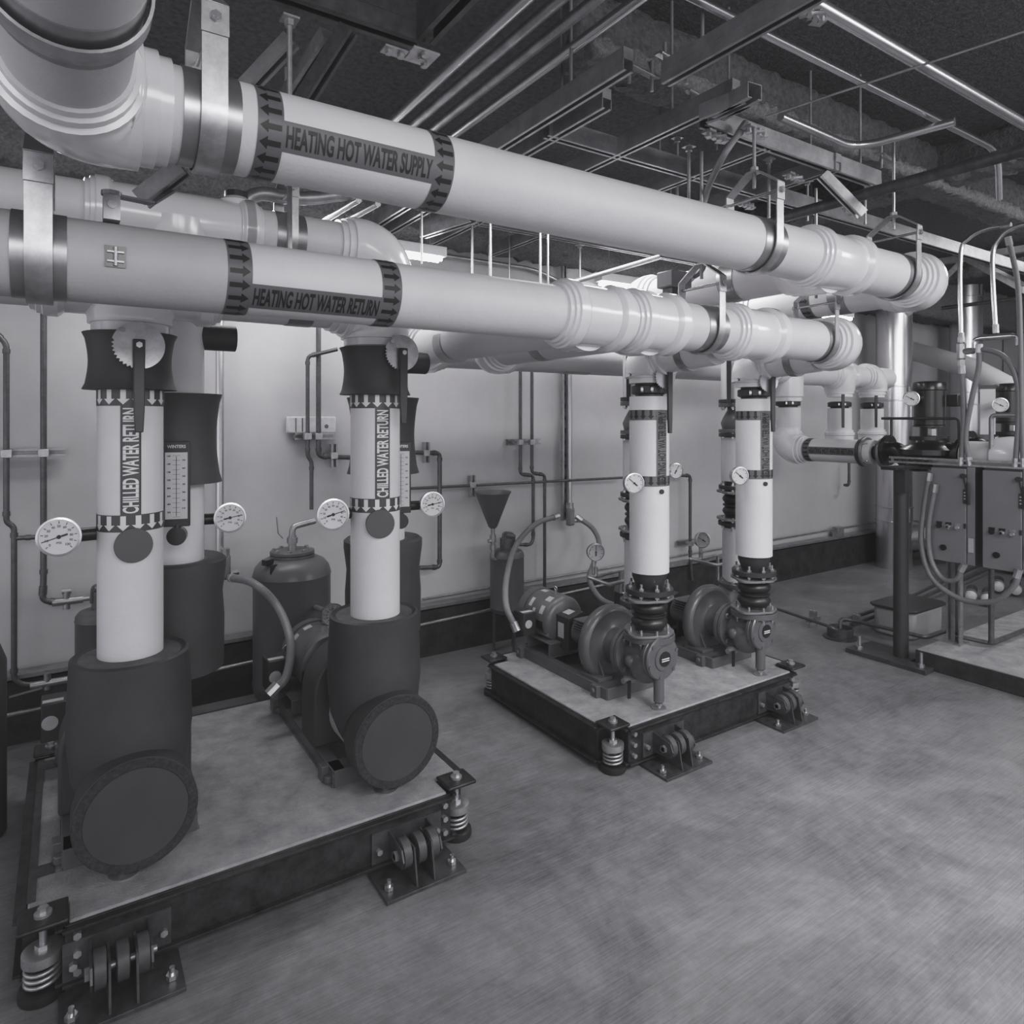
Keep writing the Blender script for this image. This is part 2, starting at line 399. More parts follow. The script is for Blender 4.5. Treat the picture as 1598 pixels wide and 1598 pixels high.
# ================================================================== SETTING
floor = B(); floor.bx(-4, 12, -4, 4.4, -.1, 0); struct(floor.o('floor', FLOORM))
struct(B().bx(-4, 12, 4.22, 4.35, 0, 3.6).o('wall_back', WALLM))
struct(B().bx(11.2, 11.35, -4, 4.2, 0, 3.6).o('wall_right', WALLM))
struct(B().bx(-4, 12, -4, 4.4, 3.24, 3.6).o('ceiling', SPRAY))
struct(B().bx(-4, 11.2, 4.12, 4.22, 0, .31).o('baseboard_back', CURBM))
struct(B().bx(-4, 11.2, 4.105, 4.2, .325, .345).bx(-4, 11.2, 4.16, 4.21, .31, .325).o('trim_1', STEELD))
# sprayed beams of the ceiling
def fuzzy(name, x0, x1, y0, y1, z0, z1, m, seed, amp=.02, st=.05):
    rnd = random.Random(seed); bm = bmesh.new()
    bmesh.ops.create_cube(bm, size=1)
    for v in bm.verts: v.co = V((x0 if v.co.x < 0 else x1, y0 if v.co.y < 0 else y1, z0 if v.co.z < 0 else z1))
    for axis, (a, b) in enumerate(((x0, x1), (y0, y1), (z0, z1))):
        t = a+st
        while t < b-st*.5:
            co = [0, 0, 0]; co[axis] = t; no = [0, 0, 0]; no[axis] = 1
            bmesh.ops.bisect_plane(bm, geom=bm.verts[:]+bm.edges[:]+bm.faces[:], plane_co=co, plane_no=no); t += st
    for v in bm.verts: v.co += V((rnd.uniform(-1, 1), rnd.uniform(-1, 1), rnd.uniform(-1, 1)))*amp
    me = bpy.data.meshes.new(name); bm.to_mesh(me); bm.free(); me.materials.append(m)
    for p in me.polygons: p.use_smooth = True
    o = bpy.data.objects.new(name, me); COL.objects.link(o); struct(o); return o
fuzzy('trim_2', -3.5, 11.1, 3.86, 4.2, 2.80, 3.24, SPRAYL, 1)
fuzzy('trim_3', 1.62, 6.6, 1.92, 2.10, 2.96, 3.03, SPRAYL, 2, .012, .03)
fuzzy('trim_4', 1.6, 6.6, 1.98, 2.04, 3.03, 3.24, SPRAY, 3, .01)
fuzzy('trim_5', 4.3, 4.48, -1, 3.8, 3.0, 3.07, SPRAYL, 4, .013, .035)
fuzzy('trim_6', 4.36, 4.42, -1, 3.8, 3.07, 3.24, SPRAY, 5, .012)
fuzzy('trim_7', 7.3, 7.5, -1, 3.8, 2.98, 3.08, SPRAY, 6, .02)
# ------------------------------------------------------------------ inertia bases
def inertia_base(label, x0, x1, y0, y1, zb, zt, feet):
    t = thing('inertia_base', label, 'pump base', ((x0+x1)/2, (y0+y1)/2, 0))
    n = .1; P = [(x0+n, y0), (x1-n, y0), (x1-n, y0+n), (x1, y0+n), (x1, y1-n), (x1-n, y1-n), (x1-n, y1), (x0+n, y1), (x0+n, y1-n), (x0, y1-n), (x0, y0+n), (x0+n, y0+n)]
    B().prism([(a+.0*(a < 1), b) for a, b in [(x0+n+.006, y0+.006), (x1-n-.006, y0+.006), (x1-n-.006, y0+n+.006), (x1-.006, y0+n+.006), (x1-.006, y1-n-.006), (x1-n-.006, y1-n-.006), (x1-n-.006, y1-.006), (x0+n+.006, y1-.006), (x0+n+.006, y1-n-.006), (x0+.006, y1-n-.006), (x0+.006, y0+n+.006), (x0+n+.006, y0+n+.006)]], (0, 0, zb+.01), (1, 0, 0), (0, 1, 0), zt-zb-.01).o('concrete_slab', CONC, t, bevel=.006)
    fr = B()
    for i in range(12):
        a, b = P[i], P[(i+1) % 12]; a3, b3 = V((a[0], a[1], 0)), V((b[0], b[1], 0)); d = (b3-a3).normalized(); nrm = V((d.y, -d.x, 0))
        mid = (zb+zt-.006)/2
        fr.beam(a3+V((0, 0, mid))-d*.003, b3+V((0, 0, mid))+d*.003, .008, zt-zb-.006)
        fr.beam(a3+nrm*.012+V((0, 0, zt-.012))-d*.01, b3+nrm*.012+V((0, 0, zt-.012))+d*.01, .03, .008)
        fr.beam(a3+nrm*.012+V((0, 0, zb+.004))-d*.01, b3+nrm*.012+V((0, 0, zb+.004))+d*.01, .03, .008)
    fro = fr.o('steel_frame', CHAN, t, bevel=.001)
    for sx, sy in feet:
        X = x0 if sx < 0 else x1; Y = y0 if sy < 0 else y1; cx = X-sx*.045; cy = Y-sy*.045
        B().prism([(-.09*-sx*-1*0+(-.06), -.055), (.06, -.055), (.06, .055), (-.06, .055)], (cx, cy, zt+.004), (1, 0, 0), (0, 1, 0), .014).o('corner_bracket', CHAN, t, bevel=.006)
        B().cyl((cx, cy, zt+.018), (cx, cy, zt+.026), .022, n=20).cyl((cx, cy, zt+.026), (cx, cy, zt+.04), .014, n=6).o('bracket_nut', STEEL, t)
        for k in (0, 1, 2):   # bolts of the corner plate on the front face
            if sy < 0:
                px = X-sx*(.125); B().cyl((px, y0-.004, zt-.035-.05*k), (px, y0-.022, zt-.035-.05*k), .011, n=6).o('frame_bolt', STEEL, fro)
    # pockets at the left edge
    return t
def spring(label, cx, cy, top):
    t = thing('spring_isolator', label, 'spring mount', (cx, cy, 0))
    B().lathe((cx, cy, 0), (0, 0, 1), [(0, .058), (.006, .060), (.026, .058), (.03, .05)], 28).o('rubber_cup', RUBBER, t)
    pts = [V((cx+.042*math.cos(a), cy+.042*math.sin(a), .034+a/(2*PI)*.0165)) for a in [k*PI/10 for k in range(int(3.6*20))]]
    B().tube(pts, .0058, 10).o('coil_spring', STEEL, t)
    B().lathe((cx, cy, .094), (0, 0, 1), [(0, .044), (.004, .051), (.03, .051), (.033, .046), (.034, .02)], 28).cyl((cx, cy, .125), (cx, cy, .14), .02, n=6).o('spring_cap', mat_cap, t)
    B().cyl((cx, cy, .13), (cx, cy, top), .0095, n=12).o('adjusting_rod', STEEL, t)
    return t
mat_cap = STEEL
def snubber(label, cx, cy, yf):
    t = thing('seismic_snubber', label, 'floor bracket', (cx, cy, 0))
    B().box((cx, cy, .006), (.30, .17, .012)).o('floor_plate', CHAN2, t, bevel=.001)
    for s in (-1, 1):
        a = B().cyl((cx+s*.12, cy-.03, .012), (cx+s*.12, cy-.03, .045), .0075, n=10).cyl((cx+s*.12, cy-.03, .013), (cx+s*.12, cy-.03, .026), .016, n=6)
        a.o('anchor_bolt', CHROME, t)
    for s in (-.033, .033):
        B().prism([(-.07, 0), (.075, 0), (.05, .12), (-.045, .12)], (cx+s-.003, cy, .012), (0, 1, 0), (0, 0, 1), .006).o('upright_plate', CHAN2, t)
    for s in (-.075, .07):
        B().prism([(yf-cy, -.045), (-.035, -.03), (-.052, 0), (-.035, .035), (yf-cy, .05)], (cx+s-.003, cy, .095), (0, 1, 0), (0, 0, 1), .006).o('side_plate', CHAN2, t)
    B().bx(cx-.14, cx+.13, yf-.008, yf, .04, .15).o('back_plate', CHAN2, t)
    for s in (-.054, 0, .05):
        B().lathe((cx+s-.017, cy, .098), (1, 0, 0), [(0, .036), (.003, .049), (.031, .049), (.034, .036)], 24).o('rubber_bushing', RUBBER2, t)
    B().cyl((cx-.09, cy, .095), (cx+.085, cy, .095), .01, n=10).cyl((cx-.09, cy, .095), (cx-.078, cy, .095), .018, n=6).o('pin_bolt', STEELD, t)
    for s in (-.115, .11): B().cyl((cx+s, yf-.008, .085), (cx+s, yf-.022, .085), .011, n=6).o('plate_bolt', STEEL, t)
    return t
CHAN2 = mat('worn_plate_steel', .075, .4, .4, var=.45, scale=24)
RUBBER2 = mat('worn_rubber', .06, .5, var=.35, scale=20)
pad1 = inertia_base('concrete pump base under the two insulated chilled water pumps, black steel edged', -.10, 1.30, 2.25, 3.50, .035, .2, [(-1, -1), (1, -1), (-1, 1), (1, 1)])
pad2 = inertia_base('concrete pump base under the two bare painted pumps, black steel edged', 2.04, 3.47, 2.28, 3.40, .03, .2, [(-1, -1), (1, -1), (-1, 1), (1, 1)])
for x, y, s in [(-.055, 2.295, 'coil spring mount at bottom left corner of the photo, under chilled pump base'), (1.255, 2.295, 'coil spring mount under the right front corner of the insulated pump base'), (-.055, 3.455, 'coil spring mount at back left corner of the insulated pump base'),
                (2.085, 2.325, 'coil spring mount at the near corner of the bare pump base'), (3.425, 2.325, 'coil spring mount at right end of the bare pump base'), (2.085, 3.355, 'coil spring mount at back left corner of the bare pump base')]:
    spring(s, x, y, .21)
snubber('seismic bracket on floor plate at lower left, before the chilled pump base', .13, 2.165, 2.246)
snubber('seismic bracket with rubber bushings before right end of insulated pump base', 1.03, 2.165, 2.246)
snubber('seismic bracket on floor plate beside near corner of bare pump base', 2.36, 2.195, 2.276)
snubber('seismic bracket on floor plate at right end of bare pump base', 3.2, 2.195, 2.276)
# embedded pocket plates on slab 1 left edge
t = thing('embedded_plate', 'dark steel strip and plates set in left edge of insulated pump base', 'steel plate', (-.05, 2.9, .2))
B().bx(-.097, -.075, 2.4, 3.38, .2, .203).bx(-.09, -.03, 2.52, 2.58, .2, .2035).bx(-.085, .0, 3.28, 3.36, .2, .2035).o('plate', CHAN2, t)
# ================================================================== MAIN PIPES
UPZ = (0, 0, 1); SY = (0, -1, 0)
def main_pipe(label, name='insulated_main_pipe', cat='pipe', loc=(0, 0, 0), group=None): return thing(name, label, cat, loc, group)
# --- heating hot water supply (Y=1.65, z=2.27)
YS, ZS, RS = 1.65, 2.27, .102
sup = main_pipe('large white pipe lettered HEATING HOT WATER SUPPLY, topmost and nearest ceiling', loc=(0, YS, ZS))
B().tube([(.0, -2, ZS), (0, 1.5, ZS)], RS+.002, 40).o('pipe_run', JACKET, sup)
B().tube([(.15, YS, ZS), (3.4, YS, ZS)], RS, 40).o('pipe_run', JACKET, sup)
elbow_cover(B(), (0, YS, ZS), (0, -1, 0), (1, 0, 0), RS, .11, .02).o('elbow_cover', PVC, sup)
shield(sup, (.262, YS, ZS), (1, 0, 0), RS, .115); shield(sup, (0, 1.23, ZS), (0, 1, 0), RS+.002, .13)
tee_cover(B(), (2.70, YS, ZS), (1, 0, 0), RS, .40, (0, 1, 0), .2).o('tee_cover', PVC, sup)
shield(sup, (2.2, YS, ZS), (1, 0, 0), RS, .13); shield(sup, (3.22, YS, ZS), (1, 0, 0), RS, .1)
elbow_cover(B(), (3.5, YS, ZS), (-1, 0, 0), (0, 1, 0), RS, .11, .02).o('elbow_cover', PVC, sup)
for X in (2.70, 3.5):
    B().tube([(X, YS+.16, ZS), (X, 2.66, ZS)], RS-.002, 36).o('branch_pipe', JACKET, sup)
    shield(sup, (X, 2.05 if X > 3 else 2.12, ZS), (0, 1, 0), RS-.002, .09)
C2 = 2*PI*RS
flow_label(sup, (0, YS, ZS), (1, 0, 0), SY, UPZ, RS, .352, .842, .056, -RS*math.radians(37), RS*math.radians(1), 'HEATING HOT WATER SUPPLY', -1, TAPE, INK)
# arrow band on the end branch
bnd = wrap(polys_bm([[(0, -C2/2), (.06, -C2/2), (.06, C2/2), (0, C2/2)]]), (3.5, 2.2, ZS), (0, 1, 0), (-1, 0, 0), RS, 'arrow_band', TAPE, sup, .008, UPZ)
P = []
for k in range(18): P += arrow(.055, .005, -C2/2+C2/18*(k+.5), C2/18*.8)
wrap(polys_bm(P), (3.5, 2.2, ZS), (0, 1, 0), (-1, 0, 0), RS+.001, 'flow_arrows', INK, bnd, .008, UPZ)
# --- heating hot water return (Y=1.92, z=1.98)
YR, ZR, RR = 1.92, 1.98, .097
ret = main_pipe('white pipe lettered HEATING HOT WATER RETURN, crossing below the supply pipe', loc=(0, YR, ZR))
B().tube([(-1.2, YR, ZR), (.345, YR, ZR)], RR+.001, 40).o('pipe_run', JACKET_SHADE, ret)
B().tube([(.345, YR, ZR), (3.1, YR, ZR)], RR, 40).o('pipe_run', JACKET, ret)
shield(ret, (-.052, YR, ZR), (1, 0, 0), RR+.001, .105)
flow_label(ret, (0, YR, ZR), (1, 0, 0), SY, UPZ, RR, .341, .818, .06, -RR*math.radians(60), -RR*math.radians(17), 'HEATING HOT WATER RETURN', 1, TAPE, INK)
hb = B(); hb.box((.095, YR-RR-.001, ZR+.0), (.042, .004, .05)); hbo = hb.o('cut_opening', BLACK, ret)
B().box((.095, YR-RR-.005, ZR+.010), (.034, .006, .004)).box((.095, YR-RR-.005, ZR-.012), (.034, .006, .004)).cyl((.095, YR-RR-.004, ZR-.022), (.095, YR-RR-.004, ZR+.022), .005).o('clamp_bolt', STEELD, hbo)
tee_cover(B(), (1.60, YR, ZR), (1, 0, 0), RR, .33, (0, 1, 0), .17).o('tee_cover', PVC, ret)
tee_cover(B(), (1.91, YR, ZR), (1, 0, 0), RR, .29, (0, 1, 0), .17).o('tee_cover', PVC, ret)
tee_cover(B(), (2.52, YR, ZR), (1, 0, 0), RR, .35).o('tee_cover', PVC, ret)
shield(ret, (2.215, YR, ZR), (1, 0, 0), RR, .12); shield(ret, (3.03, YR, ZR), (1, 0, 0), RR, .08)
elbow_cover(B(), (3.24, YR, ZR), (-1, 0, 0), (0, 1, 0), RR, .1, .005).o('elbow_cover', PVC, ret)
# branches running back to the wall
YB, ZB = 3.40, 1.99
B().tube([(1.60, YR+.13, ZR), (1.60, 3.3, ZB)], RR, 36).o('branch_pipe', JACKET, ret)
B().tube([(1.91, YR+.13, ZR), (1.91, 3.0, ZR)], RR, 36).o('branch_pipe', JACKET, ret)
shield(ret, (1.60, 2.95, ZR), (0, 1, 0), RR, .08); shield(ret, (1.91, 2.6, ZR), (0, 1, 0), RR, .07)
elbow_cover(B(), (1.60, YB, ZB), (0, -1, 0), (1, 0, 0), RR, .11, .01).o('elbow_cover', PVC, ret)
elbow_cover(B(), (1.91, 3.12, ZR), (0, -1, 0), (1, 0, 0), RR, .11, .01).o('elbow_cover', PVC, ret)
# back main along the wall
bk = main_pipe('long white pipe running along the back wall behind the risers', loc=(4, YB, ZB))
B().tube([(1.78, YB, ZB), (6.5, YB, ZB)], RR, 36).o('pipe_run', JACKET, bk)
shield(bk, (2.72, YB, ZB), (1, 0, 0), RR, .2)
tee_cover(B(), (5.72, YB, ZB), (1, 0, 0), RR, .36, (0, 0, -1), .19).o('tee_cover', PVC, bk)
elbow_cover(B(), (6.25, YB, ZB), (-1, 0, 0), (0, 0, -1), RR, .11, .02).o('elbow_cover', PVC, bk)
B().lathe((4.97, YB, ZB), (0, 0, -1), [(0, .12), (.2, .12), (.21, .11), (.24, .11)], 36).o('tee_cover', PVC, bk)
B().tube([(1.95, 3.12, ZR), (4.4, 3.12, ZR)], RR, 32).o('second_run', JACKET, bk)
def riser(label, name='pipe_riser', loc=(0, 0, 0)): return thing(name, label, 'pipe', loc)
def coupling(t, x, y, z, r=.085, m=PAINTD):
    b = B(); b.lathe((x, y, z-.022), UPZ, [(0, r), (.005, r+.012), (.039, r+.012), (.044, r)], 32)
    for a in (.7, .7+PI): b.box((x+math.cos(a)*(r+.022), y+math.sin(a)*(r+.022), z), (.035, .03, .034), rz=a)
    c = b.o('grooved_coupling', m, t, bevel=.002)
    for a in (.7, .7+PI):
        q = V((x+math.cos(a)*(r+.028), y+math.sin(a)*(r+.028), z)); d = V((-math.sin(a), math.cos(a), 0))
        B().cyl(q-d*.03, q+d*.03, .008, n=8).cyl(q-d*.03, q-d*.018, .014, n=6).cyl(q+d*.018, q+d*.03, .014, n=6).o('coupling_bolt', CHROME, c)
for X, lab, low in ((5.72, 'white drop pipe under wall main, in middle of three at the back', 1.50), (6.25, 'white drop pipe partly behind the silver flue', 1.50), (4.97, 'white drop pipe beyond second heating riser, turning into the small return pipe', 1.40)):
    t = riser(lab, loc=(X, YB, low))
    B().tube([(X, YB, low), (X, YB, 1.70)], .098, 32).o('pipe_run', JACKET, t)
    B().cyl((X, YB, 1.69), (X, YB, 1.76), .075).o('pipe_neck', PAINTD, t)
    coupling(t, X, YB, 1.735)
    if X > 5: B().lathe((X, YB, low-.16), UPZ, [(0, .115), (.12, .115), (.125, .122), (.15, .122), (.152, .11), (.17, .11)], 32).o('elbow_cover', PVC, t)
    lx = X-.12
    if X > 5:
        B().prism([(-.012, .02), (.012, .02), (.009, -.27), (-.009, -.27)], (lx, YB-.1, 1.80), (.83, -.55, 0), UPZ, .012).o('lever', RUBBER, t)
# small return pipe toward inline pump
YP = 3.40; ZP = 1.36; XP = 4.97
t = main_pipe('short white pipe lettered HEATING HOT WATER RETURN leading to the black inline pump', 'insulated_branch_pipe', loc=(XP, 3, ZP))
elbow_cover(B(), (XP, YP, ZP), (0, 0, 1), (0, -1, 0), .09, .12, .0).o('elbow_cover', PVC, t)
B().tube([(XP, YP-.2, ZP), (XP, 2.68, ZP)], .09, 32).o('pipe_run', JACKET, t)
flow_label(t, (XP, YP, ZP), (0, -1, 0), (-1, 0, 0), UPZ, .09, .19, .66, .05, -.03, .03, 'HEATING HOT WATER RETURN', 1, TAPE, INK)
# --- chilled water mains (Y=2.60 z=2.06 low; Y=2.93 z=2.39 high)
YC, ZC, RC = 2.58, 2.06, .105
X1, X2 = .18, 1.04
chl = main_pipe('white chilled water pipe hidden behind the return pipe, feeding both insulated risers', loc=(.5, YC, ZC))
B().tube([(-1.5, YC, ZC), (X2-.1, YC, ZC)], RC, 36).o('pipe_run', JACKET, chl)
b = B(); tee_cover(b, (X1, YC, ZC), (1, 0, 0), RC, .56, (0, 0, -1), .175, .106)
b.o('tee_cover', PVC, chl)
elbow_cover(B(), (X2, YC, ZC), (-1, 0, 0), (0, 0, -1), RC, .12, .02).o('elbow_cover', PVC, chl)
shield(chl, (.73, YC, ZC), (1, 0, 0), RC, .09)
YD, ZD = 2.93, 2.37
XD1, XD2 = .36, 1.22
chd = main_pipe('higher white pipe behind the return pipe with elbow down to rear insulated riser', loc=(.5, YD, ZD))
B().tube([(-1.5, YD, ZD), (-.42, YD, ZD)], RC, 36).o('pipe_run', JACKET, chd)
B().tube([(-.28, YD, ZD), (XD2-.1, YD, ZD)], RC, 36).o('pipe_run', JACKET, chd)
B().tube([(-.45, YD, ZD), (-.25, YD, ZD)], RC-.01, 36).o('bare_section', SHIELD, chd)
tee_cover(B(), (XD1, YD, ZD), (1, 0, 0), RC, .62, (0, 0, -1), .22).o('tee_cover', PVC, chd)
b = B(); cuff(b, (.56, YD, ZD), (1, 0, 0), RC); b.lathe((.58, YD, ZD+.03), UPZ, [(0, .07), (.09, .065), (.11, .04)], 24); b.o('valve_cover', PVC, chd)
B().lathe((.58, YD, ZD+.13), UPZ, [(0, .045), (.03, .045)], 24).o('valve_cap', RUBBER, chd)
shield(chd, (.78, YD, ZD), (1, 0, 0), RC, .12)
elbow_cover(B(), (XD2, YD, ZD), (-1, 0, 0), (0, 0, -1), RC, .14, .03).o('elbow_cover', PVC, chd)
# ================================================================== CHILLED WATER RISERS
RP = .098
def hourglass(b, x, y, z0, z1, r, pinch=.012, n=10):
    prof = [(0, r*.6)]
    for k in range(n+1):
        q = k/n; prof.append(((z1-z0)*q, r-pinch*math.sin(PI*q)**1.2+ (.006 if k in (0, n) else 0)))
    prof.append((z1-z0, r*.6)); return b.lathe((x, y, z0), UPZ, prof, 40)
def camdir(x, y): d = V((-x, -y, 0)); return d.normalized()
def chilled_riser(label, x, y, txt_ang, disc_ang):
    t = riser(label, loc=(x, y, .82))
    B().tube([(x, y, .80), (x, y, 1.73)], RP, 40).o('pipe_run', JACKET, t)
    hourglass(B(), x, y, 1.70, 1.885, .135).o('valve_insulation', FOAM, t)
    e1 = camdir(x, y); R_ = Matrix.Rotation(math.radians(txt_ang), 3, 'Z'); e = R_@e1
    # axis up; t grows with e2 = up x e1 -> choose so that lettering reads bottom to top
    e2 = -(V((0, 0, 1)).cross(e))
    C = 2*PI*(RP)
    zA, zB = 1.237, 1.70
    for z in (zA, zB-.055):
        band = wrap(polys_bm([[(z, -C/2), (z+.055, -C/2), (z+.055, C/2), (z, C/2)]]), (x, y, 0), UPZ, e, RP+.0012, 'arrow_band', TAPED, t, .008, e2)
        P = []; n = 14
        for k in range(n): P += arrow(z+.052, z+.004, -C/2+C/n*(k+.5), C/n*.85)
        wrap(polys_bm(P), (x, y, 0), UPZ, e, RP+.002, 'flow_arrows', WHITE, band, .008, e2)
    h = .030
    st = wrap(polys_bm([[(zA+.055, -h), (zB-.055, -h), (zB-.055, h), (zA+.055, h)]]), (x, y, 0), UPZ, e, RP+.0014, 'pipe_marker', TAPED, t, .006, e2)
    bm = fit(text_bm('CHILLED WATER RETURN'), zA+.06, zB-.062, -h*.78, h*.78)
    # s = up, t must increase to the left of the reader: letters' up direction points left
    for v in bm.verts: v.co.y = v.co.y
    wrap(bm, (x, y, 0), UPZ, e, RP+.0022, 'lettering', WHITE, st, .004, e2)
    # insulation plug on the front
    f = Matrix.Rotation(math.radians(disc_ang), 3, 'Z')@e1; c = V((x, y, 1.195))
    B().lathe(c+f*(RP-.02), f, [(0, .052), (.034, .056), (.036, .054)], 36).o('round_plug', FOAM3, t)
    return t
FOAM3 = mat('smooth_insulation_disc', .085, .55, var=.08)
r1 = chilled_riser('nearest white riser lettered CHILLED WATER RETURN, leftmost', X1, YC+.02, 0, 4)
r2 = chilled_riser('white riser lettered CHILLED WATER RETURN, second from the left', X2, YC, 17, 10)
lever(r1, 0, X1+.01, YC-.145, 1.835, .275, .034, pr=.075)
lever(r2, 0, X2+.05, YC-.145, 1.86, .275, .034, pr=.07)
def rear_riser(label, x, y):
    t = riser(label, loc=(x, y, 1.0))
    B().tube([(x, y, .98), (x, y, 2.2)], RP, 36).o('pipe_run', JACKET, t)
    hourglass(B(), x, y, 1.355, 1.70, .158, .016).o('valve_insulation', FOAM, t)
    b = B(); b.lathe((x, y, .62), UPZ, [(0, .12), (.01, .17), (.2, .172), (.3, .165), (.40, .178), (.43, .178), (.44, .165), (.432, .15), (.43, .09)], 40); b.o('pump_outlet_insulation', FOAM, t)
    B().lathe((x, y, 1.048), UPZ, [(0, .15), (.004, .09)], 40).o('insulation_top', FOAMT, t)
    return t
rear_riser('rear white riser with black sleeves, behind leftmost chilled riser', XD1, YD)
rear_riser('rear white riser with black sleeves, behind second chilled riser', XD2, YD)
for x, y, z in ((XD1, YD, 1.93), (XD2, YD, 1.87)):
    t = thing('insulated_valve_stub', 'black insulated stub high on rear riser behind leftmost chilled riser' if x < 1 else 'black insulated stub behind second chilled riser, touching the back pipes', 'valve', (x, y, z))
    B().cyl((x+.05, y, z), (x+.215, y-.0, z), .052, n=28).o('stub', FOAM, t)
# ================================================================== HANGERS
H = [('broad strap hanger on the supply pipe beside its left elbow', (.262, YS, ZS), (1, 0, 0), RS, 3.1, .052),
     ('broad strap hanger at left edge holding the return pipe', (-.052, YR, ZR), (1, 0, 0), RR+.002, 3.1, .052),
     ('strap hanger on supply pipe in the middle, above first heating riser', (2.2, YS, ZS), (1, 0, 0), RS, 2.72, .04),
     ('strap hanger on supply pipe beside its right end elbow', (3.22, YS, ZS), (1, 0, 0), RS, 2.9, .04),
     ('strap hanger on return pipe between its white fittings', (2.215, YR, ZR), (1, 0, 0), RR, 2.72, .035),
     ('strap hanger on return pipe at its right end elbow', (3.03, YR, ZR), (1, 0, 0), RR, 2.72, .03),
     ('strap hanger on the high chilled pipe, behind the return pipe', (.78, YD, ZD), (1, 0, 0), RC, 3.1, .04),
     ('strap hanger under the supply pipe at top left corner, overhead', (0, 1.23, ZS), (0, 1, 0), RS+.004, 3.1, .045)]
for h in H: clevis(*h)
# ================================================================== BARE HEATING PUMPS
STK = mat('pale_sticker', .40, .5, var=.1, scale=40)
def disc_y(b, x, z, y0, prof, n=40): return b.lathe((x, y0, z), (0, -1, 0), prof, n)
def bare_pump(px, label):
    t = thing('pump', label, 'pump', (px, 2.95, .2))
    zt = .2; za = .415
    fb = B(); fb.bx(px-.17, px+.17, 2.55, 3.36, zt, zt+.012)
    for s in (-1, 1): fb.bx(px+s*.17-.004, px+s*.17+.004, 2.55, 3.36, zt, zt+.055); fb.bx(px+s*.15-.025, px+s*.15+.025, 2.55, 3.36, zt+.049, zt+.057)
    fb.bx(px-.17, px+.17, 2.546, 2.554, zt, zt+.057); fb.bx(px-.17, px+.17, 2.55, 2.70, zt+.05, zt+.057); fb.bx(px-.17, px+.17, 3.34, 3.36, zt, zt+.055)
    fb.o('base_frame', PAINT, t, bevel=.0015)
    for y in (2.62, 3.30):
        q = B(); q.box((px-.185, y, zt+.03), (.03, .05, .06)); q.cyl((px-.2, y, zt+.034), (px-.212, y, zt+.034), .013, n=12); q.o('anchor_lug', PAINT, t, bevel=.003)
    # motor pedestal: open channel
    mp = B(); mp.bx(px-.15, px+.13, 3.06, 3.07, zt+.057, zt+.13).bx(px-.15, px+.13, 3.27, 3.28, zt+.057, zt+.13).bx(px-.15, px+.13, 3.05, 3.29, zt+.13, zt+.138).bx(px-.15, px+.13, 3.05, 3.29, zt+.055, zt+.062)
    mp.o('motor_pedestal', PAINT, t, bevel=.0015)
    v = B(); r = .2
    disc_y(v, px, za, 2.76, [(-.03, .09), (-.02, .14), (-.005, .175), (.01, .194), (.03, .2), (.05, .198), (.066, .187), (.072, .172), (.068, .16), (.064, .15), (.066, .11), (.08, .088), (.20, .078)])
    v.o('volute', PAINT, t)
    q = B(); disc_y(q, px+.0, za, 2.585, [(0, .118), (.003, .124), (.022, .124), (.025, .118)]); disc_y(q, px, za, 2.557, [(0, .118), (.003, .124), (.022, .124), (.025, .118)]); q.o('suction_flange', PAINT, t)
    for k in range(4):
        a = PI/4+k*PI/2; c = V((px+.1*math.cos(a), 2.53, za+.1*math.sin(a)))
        B().cyl(c+V((0, .07, 0)), c+V((0, -.012, 0)), .008, n=8).cyl(c, c+V((0, -.012, 0)), .015, n=6).o('flange_bolt', STEEL, t)
    # outlet rising at the right, meeting the discharge riser
    q = B(); q.tube(fillet([(px+.10, 2.78, za-.04), (px+.19, 2.77, za+.03), (px+.28, 2.77, za+.17)], .05), .07, 20); q.o('outlet_nozzle', PAINT, t)
    # suction diffuser: straight neck, branch rising to the riser, strainer cover at the front
    q = B(); q.tube([(px, 2.56, za), (px, 2.36, za+.02)], [.075, .088], 28); q.tube([(px, 2.46, za), (px+.01, 2.44, .53)], [.08, .07], 28)
    q.sph((px-.085, 2.47, za-.01), .032); q.sph((px-.02, 2.43, za-.03), .088); q.o('suction_diffuser', PAINT, t)
    q = B(); disc_y(q, px-.01, za+.03, 2.375, [(0, .085), (.003, .104), (.02, .106), (.024, .1), (.026, .098), (.028, .104), (.044, .106), (.05, .1), (.052, .06), (.058, .058), (.06, .045)])
    c_ = q.o('strainer_cover', PAINT, t)
    for k in range(6):
        a = k*PI/3+.3; c = V((px-.01+.093*math.cos(a), 2.332, za+.03+.093*math.sin(a))); B().cyl(c, c+V((0, -.012, 0)), .009, n=6).o('cover_bolt', PAINT, c_)
    B().cyl((px-.01, 2.315, za+.03), (px-.01, 2.311, za+.03), .036, n=24).o('name_badge', BLACK, c_)
    B().box((px-.01, 2.3095, za+.032), (.05, .001, .005)).box((px-.01, 2.3095, za+.022), (.05, .001, .005)).o('badge_stripes', WHITE, c_)
    q = B(); q.cyl((px-.02, 2.345, za-.02), (px-.02, 2.345, zt+.035), .026, n=20).cyl((px-.02, 2.345, zt+.037), (px-.02, 2.345, zt+.03), .02, n=6); q.o('support_tube', PAINT, t)
    B().cyl((px-.02, 2.345, zt+.04), (px-.02, 2.345, zt+.006), .012, n=10).cyl((px-.02, 2.345, zt+.018), (px-.02, 2.345, zt+.028), .02, n=6).lathe((px-.02, 2.345, zt), UPZ, [(0, .036), (.005, .036), (.007, .012)], 24).o('levelling_foot', STEELD, t)
    # casing feet
    q = B(); q.prism([(-.11, 0), (.11, 0), (.06, .13), (-.06, .13)], (px, 2.74, zt+.057), (1, 0, 0), (0, 0, 1), .05)
